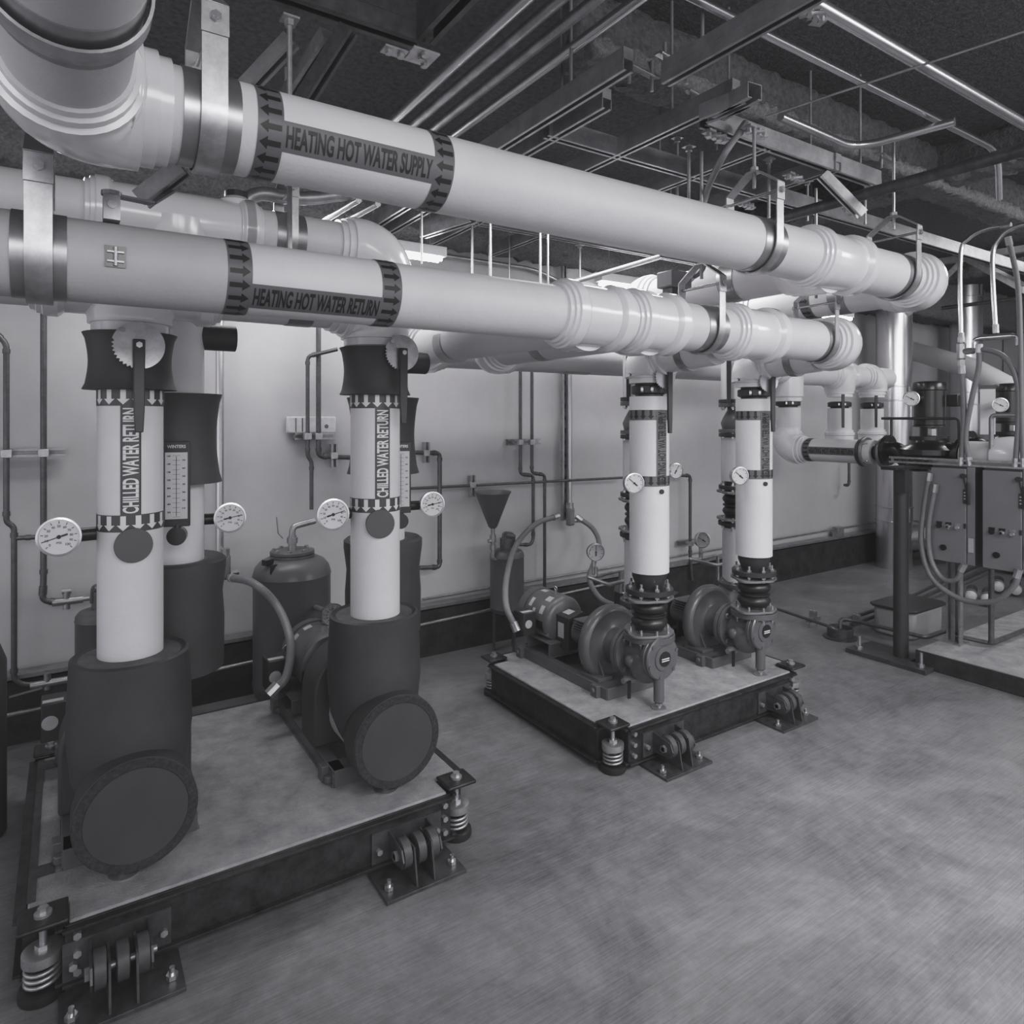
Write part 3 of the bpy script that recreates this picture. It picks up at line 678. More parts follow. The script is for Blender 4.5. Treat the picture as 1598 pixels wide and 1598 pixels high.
    for s in (-1, 1): q.box((px+s*.11, 2.70, zt+.066), (.09, .14, .018)); q.prism([(-.05, 0), (.05, 0), (0, .09)], (px+s*.11+.005, 2.70, zt+.07), (0, 1, 0), (0, 0, 1), .01)
    q.o('casing_foot', PAINT, t, bevel=.002)
    q = B(); q.cyl((px, 2.76, za), (px, 2.96, za), .075, n=28)
    for k in range(7): q.box((px, 2.87, za+.02+.013*k-.02), (.165-abs(k-3)*.006, .14, .006))
    q.o('bearing_frame', PAINT, t)
    B().prism([(-.05, 0), (.05, 0), (.04, .13), (-.04, .13)], (px, 2.93, zt+.057), (1, 0, 0), (0, 0, 1), .012).o('bearing_foot', PAINTD, t)
    # coupling guard
    q = B(); q.prism([(-.075, -.12), (.075, -.12), (.075, .05), (.03, .085), (-.075, .06)], (px, 3.13, za+.01), (1, 0, 0), (0, 0, 1), .15)
    q.o('coupling_guard', PAINTD, t, bevel=.002)
    B().box((px-.0765, 3.05, za-.01), (.001, .055, .085)).o('warning_sticker', STK, t)
    B().box((px-.02, 3.05, za+.085), (.05, .06, .001), R=Matrix.Rotation(-.24, 3, 'Y')).o('warning_sticker', STK, t)
    # motor
    q = B(); q.lathe((px, 3.10, za+.015), (0, 1, 0), [(-.01, .05), (0, .11), (.01, .128), (.022, .136), (.03, .14), (.23, .14), (.235, .13), (.24, .13), (.242, .143), (.30, .143), (.315, .128), (.32, .1)], 44)
    mo = q.o('motor', PAINT, t)
    B().cyl((px-.03, 3.42, za+.015), (px-.03, 3.421, za+.015), .08, n=24).o('fan_grille', BLACK, mo)
    B().ring((px, 3.2, za+.015+.17), (1, 0, .3), .013, .004, 16, 6).cyl((px, 3.2, za+.15), (px, 3.2, za+.175), .007, n=8).o('lifting_eye', STEEL, mo)
    for y, a, w_, h_ in ((3.17, 150, .035, .05), (3.17, 118, .05, .04), (3.29, 140, .03, .055), (3.29, 95, .05, .03), (3.24, 158, .025, .03)):
        R0 = .1412; aa = math.radians(a); bmp = polys_bm([[(y-w_/2, R0*aa-h_/2), (y+w_/2, R0*aa-h_/2), (y+w_/2, R0*aa+h_/2), (y-w_/2, R0*aa+h_/2)]])
        wrap(bmp, (px, 0, za+.015), (0, 1, 0), (1, 0, 0), R0, 'motor_sticker', STK, mo, .01, UPZ)
    bmp = polys_bm([[(3.14, .1412*PI*.98), (3.2, .1412*PI*.98), (3.2, .1412*PI*1.12), (3.14, .1412*PI*1.12)]]); wrap(bmp, (px, 0, za+.015), (0, 1, 0), (1, 0, 0), .1412, 'name_plate', BLACK, mo, .01, UPZ)
    B().box((px-.09, 3.19, zt+.16), (.07, .16, .04), R=Matrix.Rotation(.5, 3, 'Y')).box((px+.09, 3.19, zt+.16), (.07, .16, .04), R=Matrix.Rotation(-.5, 3, 'Y')).o('motor_foot', PAINT, mo, bevel=.002)
    q = B(); q.box((px-.195, 3.24, za+.01), (.085, .105, .13)); jb = q.o('junction_box', PAINTD, t, bevel=.004)
    B().box((px-.2, 3.215, za+.076), (.07, .03, .002)).cyl((px-.205, 3.186, za+.01), (px-.205, 3.184, za+.01), .024, n=20).o('box_sticker', STK, jb)
    # drain valve
    q = B(); q.tube([(px-.02, 2.50, za-.1), (px-.06, 2.48, zt+.11), (px-.13, 2.48, zt+.11)], .014, 12).cyl((px-.06, 2.48, zt+.11), (px-.11, 2.48, zt+.11), .022, n=12); dv = q.o('drain_valve', STEELD, t)
    B().prism([(-.009, 0), (.009, 0), (.008, -.085), (-.008, -.085)], (px-.12, 2.45, zt+.12), (1, 0, 0), (0, 0, 1), .008).o('valve_handle', BLACK, dv)
    return t
p3 = bare_pump(2.42, 'grey motor pump at left on the bare pump base, nearest to the camera')
p4 = dup(p3, (.78, .0, 0), 'grey motor pump at right on the bare pump base')
# ================================================================== HEATING RISERS WITH RUBBER JOINTS
def rubber_joint(t, x, y, z0, z1, r=.072):
    h = z1-z0; prof = [(0, r*.95), (.004, r), (.01, r)]
    for k in range(9):
        a = PI*k/8; prof.append((.01+(h/2-.018)*k/8, r+.017*math.sin(a)))
    prof += [(h/2-.006, r+.002), (h/2-.005, r+.014), (h/2+.005, r+.014), (h/2+.006, r+.002)]
    for k in range(9):
        a = PI*k/8; prof.append((h/2+.008+(h/2-.018)*k/8, r+.017*math.sin(a)))
    prof += [(h, r)]
    B().lathe((x, y, z0), UPZ, prof, 36).o('rubber_joint', RUBBER, t)
FLG = mat('zinc_joint_flange', .22, .4, .5, var=.2)
def lobed(t, x, y, z, r=.118, th=.012, m=None):
    """control-unit plate: round flange with two ears"""
    poly = []
    for k in range(64):
        a = 2*PI*k/64; e = max(0, math.cos(a-.3))**14+max(0, math.cos(a-.3-PI))**14+.35*max(0, math.cos(a-1.87))**14
        rr = r+.032*e+.003*math.cos(8*a); poly.append((rr*math.cos(a), rr*math.sin(a)))
    return B().prism(poly, (x, y, z-th/2), (1, 0, 0), (0, 1, 0), th).o('joint_plate', m or FLG, t, bevel=.0015)
def heat_riser(label, x, y, glabel, side_face):
    t = riser(label, loc=(x, y, .53))
    flange(t, (x, y, .525), UPZ, .126, .03, PAINT, 8, bl=.048, br=.098)
    lobed(t, x, y, .549); rubber_joint(t, x, y, .556, .71); lobed(t, x, y, .718, m=FLG)
    flange(t, (x, y, .752), UPZ, .118, .026, PAINTD, 8, bl=.045)
    B().lathe((x, y, .76), UPZ, [(0, .062), (.02, .07), (.06, .085), (.14, .085)], 32).o('pipe_neck', PAINTD, t)
    B().tube([(x, y, .845), (x, y, 1.715)], RP, 40).o('pipe_run', JACKET, t)
    B().cyl((x, y, 1.70), (x, y, 1.80), .07, n=28).o('pipe_neck', PAINTD, t)
    coupling(t, x, y, 1.748, .076)
    elbow_cover(B(), (x, y, 1.915), (0, 0, -1), (0, -1, 0), .09, .10, -.02).o('elbow_cover', PVC, t)
    B().tube([(x, y-.08, 1.915), (x, 2.02, 1.935)], .09, 32).o('branch_pipe', JACKET, t)
    b = B(); b.lathe((x, y-.24, 1.92), (0, -1, 0), [(0, .093), (.04, .093)], 32); b.o('metal_band', SHIELD, t)
    e1 = camdir(x, y); e = Matrix.Rotation(math.radians(38), 3, 'Z')@e1; e2 = -(V((0, 0, 1)).cross(e)); C = 2*PI*RP
    zA, zB = 1.275, 1.648
    for z in (zA, zB-.05):
        band = wrap(polys_bm([[(z, -C/2), (z+.05, -C/2), (z+.05, C/2), (z, C/2)]]), (x, y, 0), UPZ, e, RP+.0012, 'arrow_band', TAPE, t, .008, e2)
        P = []; n = 16
        for k in range(n): P += arrow(z+.048, z+.004, -C/2+C/n*(k+.5), C/n*.8)
        wrap(polys_bm(P), (x, y, 0), UPZ, e, RP+.002, 'flow_arrows', INK, band, .008, e2)
    h = .03; st = wrap(polys_bm([[(zA+.05, -h), (zB-.0, -h), (zB-.0, h), (zA+.05, h)]]), (x, y, 0), UPZ, e, RP+.0024, 'pipe_marker', TAPE, t, .006, e2)
    wrap(fit(text_bm('HEATING HOT WATER SUPPLY', .02), zA+.01, zB-.01, -h*.8, h*.8), (x, y, 0), UPZ, e, RP+.0032, 'lettering', INK, st, .004, e2)
    # lever valve on the right of the top fitting
    f = Matrix.Rotation(math.radians(38), 3, 'Z')@e1; c = V((x, y, 1.81))+f*.12
    r_ = V((0, 0, 1)).cross(f).normalized(); poly = []
    for k in range(60):
        a = 2*PI*k/60; rr = .062*(.88 if (120 < math.degrees(a) < 260 and k % 2) else 1); poly.append((rr*math.cos(a), rr*math.sin(a)))
    pl = B().prism(poly, c, r_, (0, 0, 1), .004).o('notch_plate', STEEL, t)
    B().prism([(-.014, .02), (.014, .02), (.012, -.2), (.009, -.275), (-.009, -.275), (-.012, -.2)], c+f*.012+r_*.015, r_, (0, 0, 1), .014).o('lever', PAINTD, t, bevel=.002)
    k_ = (Matrix.Rotation(math.radians(36), 3, 'Z')@e1); B().cyl(V((x, y, 1.25))+k_*.09, V((x, y, 1.25))+k_*.106, .012, n=10).o('test_port', BLACK, t)
    # dial gauge screwed into the riser front
    g = Matrix.Rotation(math.radians(-25), 3, 'Z')@e1; gc = V((x, y, 1.295))+g*.165+V((0, 0, 0))
    gauge(glabel, gc, side_face, .05, ([gc-V(side_face).normalized()*.03, V((x, y, 1.295))+g*.08], .018, STEEL), 140, False)
    return t
gf = (V((-.75, -.66, 0))+V((.9, -.5, 0))*.45)
heat_riser('white riser lettered HEATING HOT WATER SUPPLY, nearer of two above bare pumps', 2.43, 2.44, 'dial gauge on front of nearer HEATING HOT WATER SUPPLY riser', gf)
heat_riser('white riser lettered HEATING HOT WATER SUPPLY, farther right of two above bare pumps', 3.21, 2.41, 'dial gauge on front of farther HEATING HOT WATER SUPPLY riser', gf)
def rear_heat(label, x, y):
    t = riser(label, loc=(x, y, .56))
    B().tube([(x, y, .60), (x, y, .93)], .09, 32).o('lower_pipe_run', JACKET, t)
    flange(t, (x, y, .575), UPZ, .115, .03, PAINT, 8)
    flange(t, (x, y, .955), UPZ, .115, .024, PAINTD, 8, bl=.04); lobed(t, x, y, .985)
    rubber_joint(t, x, y, .992, 1.145); lobed(t, x, y, 1.152)
    flange(t, (x, y, 1.18), UPZ, .112, .024, PAINTD, 8, bl=.04)
    B().cyl((x, y, 1.19), (x, y, 1.25), .075).o('pipe_neck', PAINTD, t)
    B().tube([(x, y, 1.22), (x, y, 1.49)], RP, 36).o('middle_pipe_run', JACKET, t)
    flange(t, (x, y, 1.505), UPZ, .112, .022, PAINTD, 8, bl=.03); flange(t, (x, y, 1.53), UPZ, .112, .022, PAINT, 8, bolts=False)
    B().lathe((x, y, 1.54), UPZ, [(0, .09), (.04, .1), (.075, .085), (.12, .06), (.15, .06)], 32).o('check_valve_body', PAINT, t)
    flange(t, (x, y, 1.69), UPZ, .112, .022, PAINT, 8, bl=.03); flange(t, (x, y, 1.715), UPZ, .112, .022, PAINTD, 8, bolts=False)
    B().tube([(x, y, 1.725), (x, y, 2.15)], RP, 36).o('upper_pipe_run', JACKET, t)
    elbow_cover(B(), (x, y, ZS), (0, 0, -1), (0, -1, 0), RS-.002, .10, .0).o('elbow_cover', PVC, t)
    f = V((-.83, .1, 0)).normalized(); c = V((x-.12, y-.03, 1.95))
    B().prism([(-.014, .03), (.014, .03), (.011, -.25), (-.011, -.25)], c, (.83, -.55, 0), UPZ, .012).o('lever', RUBBER, t)
    return t
rear_heat('flanged rear riser with rubber joint, behind nearer heating riser', 2.70, 2.78)
rear_heat('flanged rear riser with rubber joint, behind farther heating riser', 3.50, 2.75)
FOAM4 = mat('drum_end_insulation', .05, .5, var=.15, scale=6)
# ================================================================== INSULATED PUMPS
def ins_pump(px, label):
    t = thing('insulated_pump', label, 'pump', (px, 2.9, .2)); zt = .2; za = .39
    q = B()
    for s in (-1, 1): q.bx(px+s*.19-.004, px+s*.19+.004, 2.52, 3.40, zt, zt+.06); q.bx(px+s*.17-.024, px+s*.17+.024, 2.52, 3.40, zt+.054, zt+.062); q.bx(px+s*.17-.03, px+s*.17+.03, 2.52, 3.40, zt, zt+.006)
    q.bx(px-.19, px+.19, 2.515, 2.523, zt, zt+.062); q.bx(px-.19, px+.19, 2.52, 2.60, zt+.056, zt+.062); q.bx(px-.19, px+.19, 3.39, 3.4, zt, zt+.06)
    q.o('base_frame', PAINT, t, bevel=.0015)
    for y in (2.60, 3.34): B().box((px-.205, y, zt+.03), (.03, .05, .06)).cyl((px-.2, y-.04, zt+.005), (px-.2, y-.04, zt+.03), .017, n=6).o('anchor_lug', PAINT, t, bevel=.003)
    q = B(); q.bx(px-.19, px+.15, 3.10, 3.11, zt+.06, zt+.125).bx(px-.19, px+.15, 3.33, 3.34, zt+.06, zt+.125).bx(px-.19, px+.15, 3.09, 3.35, zt+.125, zt+.132); q.o('motor_pedestal', PAINT, t, bevel=.0015)
    # front suction elbow insulation: horizontal drum with cut end, standing collar
    q = B(); q.lathe((px, 2.355, za), (0, 1, 0), [(0, .142), (0, .166), (.006, .172), (.10, .172), (.106, .166), (.16, .155), (.165, .13)], 48); q.o('suction_insulation', FOAM, t)
    q = B(); q.lathe((px, 2.353, za), (0, 1, 0), [(.004, .0), (.004, .138), (.0, .142)], 48).o('end_plug', FOAM4, t)
    q = B(); q.lathe((px, 2.352, za), (0, 1, 0), [(.002, .143), (0, .145), (0, .168), (.004, .171)], 48).o('cut_edge', FOAM2, t)
    q = B(); q.lathe((px, 2.59, .32), UPZ, [(0, .08), (.0, .12), (.05, .145), (.12, .172), (.25, .185), (.36, .183), (.44, .178), (.50, .176), (.506, .166), (.496, .15), (.495, .09)], 48); q.o('standing_collar', FOAM, t)
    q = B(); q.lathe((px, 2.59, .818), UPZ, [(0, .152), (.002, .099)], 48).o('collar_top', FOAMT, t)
    B().tube([(px, 2.50, za), (px, 2.74, za)], .14, 32).o('suction_neck', JACKET, t)
    # arch shaped volute cover
    P = [(.205*math.cos(PI*k/16), .20+.205*math.sin(PI*k/16)) for k in range(17)]; P = [(.205, .0)]+P+[(-.205, 0)]
    B().prism([(x, z) for x, z in P], (px, 2.90, zt+.062), (1, 0, 0), (0, 0, 1), .17).o('volute_insulation', FOAM, t, bevel=.012)
    q = B(); q.prism([(-.085, -.13), (.085, -.13), (.085, .03), (.02, .09), (-.085, .05)], (px-.02, 3.13, za+.04), (1, 0, 0), (0, 0, 1), .2); q.o('coupling_guard', PAINTD, t, bevel=.002)
    B().box((px-.1065, 2.99, za+.0), (.001, .05, .085)).o('warning_sticker', STK, t)
    B().box((px-.06, 3.02, za+.107), (.05, .07, .001), R=Matrix.Rotation(-.36, 3, 'Y')).o('warning_sticker', STK, t)
    q = B(); q.lathe((px, 3.13, za+.05), (0, 1, 0), [(-.01, .05), (0, .11), (.012, .135), (.03, .143), (.06, .146), (.24, .146), (.245, .138), (.25, .138), (.252, .15), (.30, .15), (.315, .13), (.32, .1)], 44)
    mo = q.o('motor', PAINT, t)
    for k in range(5): B().box((px-.11+.0*k, 3.125, za-.0+k*.012), (.05, .02, .005)).o('vent_slot', BLACK, mo)
    for y, a, w_, h_ in ((3.33, 140, .04, .05), (3.33, 110, .04, .04), (3.22, 75, .1, .02)):
        R0 = .1472; aa = math.radians(a); wrap(polys_bm([[(y-w_/2, R0*aa-h_/2), (y+w_/2, R0*aa-h_/2), (y+w_/2, R0*aa+h_/2), (y-w_/2, R0*aa+h_/2)]]), (px, 0, za+.05), (0, 1, 0), (1, 0, 0), R0, 'motor_sticker', STK, mo, .01, UPZ)
    B().ring((px-.15, 3.33, za+.1), (0, 1, 0), .018, .004, 16, 6).o('lifting_eye', STEELD, mo)
    q = B(); q.box((px-.215, 3.27, za+.02), (.1, .12, .15)); jb = q.o('junction_box', PAINTD, t, bevel=.004)
    B().box((px-.225, 3.24, za+.096), (.07, .03, .002)).cyl((px-.235, 3.209, za+.02), (px-.235, 3.2075, za+.02), .028, n=20).o('box_sticker', STK, jb)
    B().box((px, 3.24, zt+.15), (.2, .16, .04)).o('motor_foot', PAINT, mo, bevel=.004)
    B().lathe((px-.03, 2.40, zt), UPZ, [(0, .045), (.006, .045), (.008, .015), (.03, .015)], 24).o('levelling_foot', STEELD, t)
    return t
p2 = ins_pump(X2, 'insulated pump with grey motor and black drum end, right on chilled pump base')
p1 = dup(p2, (X1-X2, .0, 0), 'insulated pump with large black drum end, leftmost in the photo')
# ================================================================== GAUGES ON THE CHILLED RISERS
def cg(label, u, v, Y, r, mx, my, ang, dx):
    c = at(u, v, Y=Y); f = V((-.12, -1, 0.02))
    g = gauge(label, c, f, r, ([c+V((0, .04, 0)), c+V((0.0, .075, -.01)), (mx, my, c.z-.01)], .022, RUBBER), ang, True)
    return g
cg('dial gauge reading up to 100, left of the nearest chilled riser', 92, 838, 2.53, .061, X1-.09, 2.62, 198, .1)
cg('dial gauge beside rear riser, over the left end of grey expansion tank', 359, 808, 2.86, .06, XD1+.09, 2.95, 12, -.1)
cg('dial gauge left of second riser lettered CHILLED WATER RETURN', 520, 803, 2.52, .061, X2-.09, 2.6, 16, .1)
cg('dial gauge right of second chilled riser, left of the funnel', 675, 787, 2.86, .06, XD2+.09, 2.95, 10, -.1)
c = at(520, 960, Y=3.3); gauge('dial gauge half hidden behind black collar of second riser', c, (-.1, -1, .05), .058, ([c+V((0, .04, 0)), c+V((0, .3, -.03))], .015, STEELD), 100, True)
c = at(1055, 735, Y=3.0); gauge('dial gauge peeping out right of nearer heating riser', c, (-.3, -1, 0), .05, ([c+V((0, .04, 0)), (2.78, 2.85, c.z)], .015, STEEL), 60, False)
def small_tree(label_g, u, v, Y, pts, lab2):
    c = at(u, v, Y=Y); gauge(label_g, c, (-.35, -1, .0), .052, ([c+V((0, .02, -.05)), c+V((0, .02, -.13))], .012, STEEL), 90 if u < 1000 else 150, False)
    t = thing('gauge_piping', lab2, 'small pipe', c+V((0, 0, -.2)))
    for P in pts: B().tube(fillet([at(a, b, Y=y) for a, b, y in P], .02), .011, 10).o('small_pipe', STEELD, t)
small_tree('dial gauge on thin piping left of the nearer heating riser', 930, 862, 3.0, [[(930, 885, 3.0), (930, 900, 3.0), (916, 900, 3.0), (952, 913, 2.95), (978, 905, 2.95), (978, 985, 2.85)], [(930, 900, 3.0), (968, 890, 3.05), (968, 925, 3.05)]], 'thin piping carrying gauge above the nearer bare pump')
small_tree('dial gauge on thin piping left of the farther heating riser', 1097, 843, 3.0, [[(1094, 862, 3.0), (1094, 873, 3.0), (1075, 872, 3.0), (1118, 882, 2.95), (1137, 878, 2.95), (1137, 930, 2.85)], [(1094, 873, 3.0), (1120, 866, 3.05), (1120, 905, 3.05)]], 'thin piping carrying gauge above the farther bare pump')
# thermometers
def thermometer(label, c, w=.088, h=.31):
    t = thing('industrial_thermometer', label, 'thermometer', c); c = V(c); f = V((-.25, -.97, 0)).normalized(); r_ = V((0, 0, 1)).cross(f).normalized(); up = V((0, 0, 1))
    R = Matrix((r_, -f, up)).transposed()
    B().box(c, (w, .022, h), R=R).o('case', PAINTD, t, bevel=.003)
    q = B().box(c+f*.0115-up*.006, (w*.84, .002, h*.78), R=R).o('scale_plate', DIAL, t)
    m = B()
    for k in range(14): m.box(c+f*.0128+up*(h*.36*(1-2*k/13)-.008), (w*.28, .0006, .0012), R=R)
    m.box(c+f*.0128-up*.008, (.0025, .0006, h*.7), R=R); m.o('scale_marks', TAPE, q)
    for k in range(8): flat_text(q, str(160-20*k), c+f*.013-r_*w*.28+up*(h*.33-k*h*.094), r_, up, w*.13, .006, INK, 'scale_number')
    for k in range(7): flat_text(q, str(70-10*k), c+f*.013+r_*w*.28+up*(h*.28-k*h*.094), r_, up, w*.12, .006, INK, 'scale_number')
    flat_text(t, 'WINTERS', c+f*.0115+up*h*.44, r_, up, w*.7, .012, STEEL)
    B().cyl(c-up*h*.48, c-up*(h*.48+.035), .014, n=14).cyl(c-up*(h*.5+.035)-f*.03, c-up*(h*.5+.035)+f*.014, .033, n=24).o('stem_swivel', BLACK, t)
thermometer('tall scale thermometer between leftmost riser and its rear black sleeve', at(276, 755, Y=2.73))
thermometer('scale thermometer mostly hidden behind right edge of second chilled riser', at(625, 745, Y=2.73))
# ================================================================== TANKS
def feeder(label, x, y, ztop, neck=True):
    t = thing('feed_tank', label, 'tank', (x, y, 0)); r = .118
    B().lathe((x, y, .27), UPZ, [(0, .09), (.01, .112), (.03, r), (.035, r+.003), (.045, r), (ztop-.30, r), (ztop-.295, r+.003), (ztop-.285, r), (ztop-.275, r), (ztop-.255, r*.88), (ztop-.24, .05)], 36).o('tank_body', TANKP, t)
    B().cyl((x, y, ztop-.03), (x, y, ztop+.1), .05, n=28).o('tank_neck', TANKP, t)
    q = B(); q.tube(fillet([(x-.05, y-.02, ztop+.06), (x-.045, y-.02, ztop+.15), (x+.045, y-.02, ztop+.13), (x+.05, y-.02, ztop+.05)], .03), .007, 8); q.cyl((x-.04, y-.04, ztop+.13), (x+.04, y-.03, ztop+.11), .016, n=14); q.o('closing_clamp', TANKP, t)
    for k in range(3):
        a = k*2*PI/3+.5; B().beam((x+.09*math.cos(a), y+.09*math.sin(a), 0), (x+.09*math.cos(a), y+.09*math.sin(a), .3), .03, .006).o('leg', TANKP, t)
    return t
feeder('slim grey chemical tank at wall behind the leftmost chilled riser', .15, 3.88, .65)
feeder('slim grey chemical tank at wall with funnel above its neck', 2.55, 3.93, .68)
t = thing('funnel', 'grey sheet metal funnel above slim chemical tank by the wall', 'funnel', at(770, 860, Y=3.9))
c = at(769, 768, Y=3.9)
B().lathe(c+V((0, 0, -.245)), UPZ, [(0, .018), (.01, .03), (.235, .118), (.24, .125), (.25, .125), (.245, .117), (.24, .115), (.02, .025)], 36).o('funnel_cone', TANKP, t)
q = B(); q.tube(fillet([c+V((0, 0, -.23)), c+V((0, 0, -.46)), c+V((.1, .0, -.46))], .03), .014, 12).cyl(c+V((0, 0, -.29)), c+V((0, 0, -.34)), .022, n=14).cyl(c+V((-.035, 0, -.33)), c+V((.02, 0, -.33)), .014, n=12).cyl(c+V((0, 0, -.36)), c+V((0, 0, -.39)), .02, n=8); q.o('funnel_valve', STEELD, t)
t = thing('expansion_tank', 'wide grey expansion tank standing between the two chilled risers at wall', 'tank', (1.04, 3.78, 0))
x, y = 1.04, 3.78
B().lathe((x, y, .06), UPZ, [(0, .15), (.02, .18), (.06, .2), (.10, .205), (.11, .208), (.12, .205), (.685, .205), (.69, .208), (.70, .205), (.735, .195), (.765, .17), (.785, .13)], 48).o('tank_body', TANKP, t)
f = flange(t, (x, y, .872), UPZ, .118, .018, TANKP, 8, bl=.022); flange(t, (x, y, .852), UPZ, .118, .014, TANKP, bolts=False)
B().cyl((x, y, 0), (x, y, .09), .15, n=36).o('tank_skirt', TANKP, t)
wrap(polys_bm([[(.40, -.055), (.51, -.055), (.51, .055), (.40, .055)]]), (x, y, 0), UPZ, V((.05, -1, 0)).normalized(), .2065, 'name_plate', STEELD, t, .01)
q = B(); q.cyl((x, y, .88), (x, y, .96), .022, n=14).cyl((x, y, .92), (x, y, .95), .03, n=10).tube(fillet([(x, y, .95), (x, y, 1.01), (x+.13, y+.02, 1.03)], .03), .018, 12); q.o('tank_valve', STEELD, t)
B().tube([(x-.05, y, .95), (x-.075, y, .98), (x-.085, y, 1.07)], .004, 8).o('valve_handle', STEELD, t)
B().box((x-.15, y-.08, .845), (.05, .035, .03), rz=.5).box((x-.13, y-.12, .81), (.04, .01, .05), rz=.5).o('air_valve', BLACK, t)
# ================================================================== WALL PIPEWORK
YW = 4.09
def wp(label, pts, r=.013, m=COPPER, name='copper_pipe', Y=YW, rad=.03, clips=(), fit_=True):
    P = [at(p[0], p[1], Y=(p[2] if len(p) > 2 else Y)) for p in pts]
    t = thing(name, label, 'pipe', P[-1]); B().tube(fillet(P, rad), r, 12).o('pipe_run', m, t)
    if fit_:
        for p in P[1:-1]:
            i = P.index(p)
            for o_ in (P[i-1], P[i+1]):
                d = (o_-p)
                if d.length > .08: d.normalize(); B().cyl(p+d*rad*1.0, p+d*(rad+.022), r*1.25, n=12).o('pipe_fitting', m, t)
    return t
def ws(label, u0, v0, u1, v1, Y=4.17, clamps=()):
    a, b = at(u0, v0, Y=Y), at(u1, v1, Y=Y); t = thing('wall_strut', label, 'bracket', (a+b)/2)
    if abs(u1-u0) > abs(v1-v0): b.z = a.z
    else: b.x = a.x
    B().chan(a, b, .041, .03, .003, up=(0, 1, 0)).o('channel', STEELD, t)
    for u, v in clamps:
        p = at(u, v, Y=YW+.0); B().box(p, (.045, .03, .04)).box(p+V((0, .03, 0)), (.03, .05, .012)).o('pipe_clamp', STEEL, t, bevel=.002)
    return t
wp('copper pipe down wall at extreme left edge, bending at its top', [(-25, 505), (10, 535), (10, 815), (22, 822), (22, 1060), (34, 1068), (60, 1068)])
wp('copper pipe down left wall, ending beside the slim chemical tank', [(68, 420), (68, 905), (66, 938), (102, 940)], .014)
ws('horizontal wall bracket at far left clipping two copper pipes', -30, 708, 102, 706, clamps=((10, 708), (68, 707)))
wp('short copper crossover near the left dial gauge on the wall', [(22, 840), (60, 838), (200, 836)], .011)
t = thing('drain_cock', 'brass valve on copper pipe left of the slim tank, mid height', 'valve', at(105, 938, Y=YW)); c = at(104, 938, Y=YW)
B().cyl(c+V((-.06, 0, 0)), c+V((.07, 0, 0)), .02, n=14).cyl(c+V((0, 0, -.04)), c+V((0, 0, .05)), .016, n=12).cyl(c+V((-.02, 0, .05)), c+V((.02, 0, .05)), .013, n=12).tube([c+V((.07, 0, 0)), c+V((.1, 0, .0))], .012, 10).o('valve_body', STEELD, t)
t = thing('drain_cock', 'valve with pale handle low on wall at far left, over the curb', 'valve', at(75, 1068, Y=YW)); c = at(74, 1066, Y=4.05)
B().cyl(c+V((-.07, 0, 0)), c+V((.1, 0, 0)), .018, n=14).cyl(c+V((0, 0, -.03)), c+V((0, 0, .05)), .016, n=12).o('valve_body', STEELD, t)
B().beam(c+V((-.15, -.03, -.025)), c+V((-.02, -.03, -.01)), .014, .006).o('valve_handle', STEEL, t)
wp('bright steel conduit dropping behind rear sleeve of leftmost riser', [(343, 430), (343, 862)], .022, FLUE, 'metal_conduit', 4.12)
def lb(label, u, v, Y, m=HOSE, w=.05, h=.14):
    c = at(u, v, Y=Y); t = thing('conduit_fitting', label, 'conduit fitting', c)
    B().box(c, (w, .045, h)).o('fitting_body', m, t, bevel=.012); B().box(c+V((0, -.024, 0)), (w*.7, .006, h*.8)).o('fitting_cover', m, t, bevel=.002)
    B().cyl(c+V((0, 0, h/2-.01)), c+V((0, 0, h/2+.035)), .024, n=8).cyl(c+V((w/2, 0, -h*.25)), c+V((w/2+.045, 0, -h*.25)), .018, n=8).o('fitting_nut', STEEL, t)
lb('oval conduit fitting feeding hose beside left expansion tank', 352, 885, 4.08)
lb('oval conduit fitting on wall, feeding hoses over the bare pumps', 890, 806, 4.08, w=.06)
def hose(label, pts, r=.016, m=HOSE, name='flexible_conduit', cat='hose'):
    P = [at(p[0], p[1], **{p[2]: p[3]}) for p in pts]
    t = thing(name, label, cat, P[-1]); B().tube(smooth_curve(P), r, 14).o('hose', m, t)
    for a, b in ((P[0], P[1]), (P[-1], P[-2])):
        d = (b-a).normalized(); B().cyl(a-d*.02, a+d*.035, r*1.3, n=8).o('end_connector', STEEL, t)
    return t
hose('grey hose arching over to motor of right insulated pump', [(362, 902, 'Y', 4.0), (395, 910, 'Y', 3.5), (432, 945, 'Y', 3.4), (453, 1000, 'Y', 3.2), (447, 1055, 'Y', 3.1), (425, 1078, 'Y', 3.1)], .02)
hose('grey hose arching from wall to motor of nearer bare pump', [(868, 806, 'Y', 4.05), (836, 818, 'Y', 4.0), (806, 850, 'Y', 3.8), (791, 900, 'Y', 3.5), (790, 945, 'Y', 3.3), (805, 980, 'Y', 3.24)], .019)
hose('grey hose curving right from wall down to farther bare pump', [(902, 808, 'Y', 4.07), (925, 825, 'Y', 4.0), (935, 850, 'Y', 3.9), (926, 880, 'Y', 3.8), (920, 905, 'Y', 3.7), (938, 935, 'Y', 3.5), (975, 950, 'Y', 3.3)], .019)
wp('copper pipe jogging left above the expansion tank, left of two', [(527, 545, 4.0), (480, 556), (480, 712), (486, 720), (486, 795)], .012)
wp('copper pipe turning right behind second chilled riser, right of two', [(497, 480), (497, 712), (550, 714)], .015)
ws('small horizontal wall bracket under the taped white packet', 459, 681, 522, 681, clamps=((480, 681), (497, 681)))
ws('short vertical wall bracket left of second chilled riser', 521, 693, 521, 729, clamps=((521, 711),))
ws('short vertical wall bracket right of second chilled riser', 665, 690, 665, 722, clamps=((665, 707),))
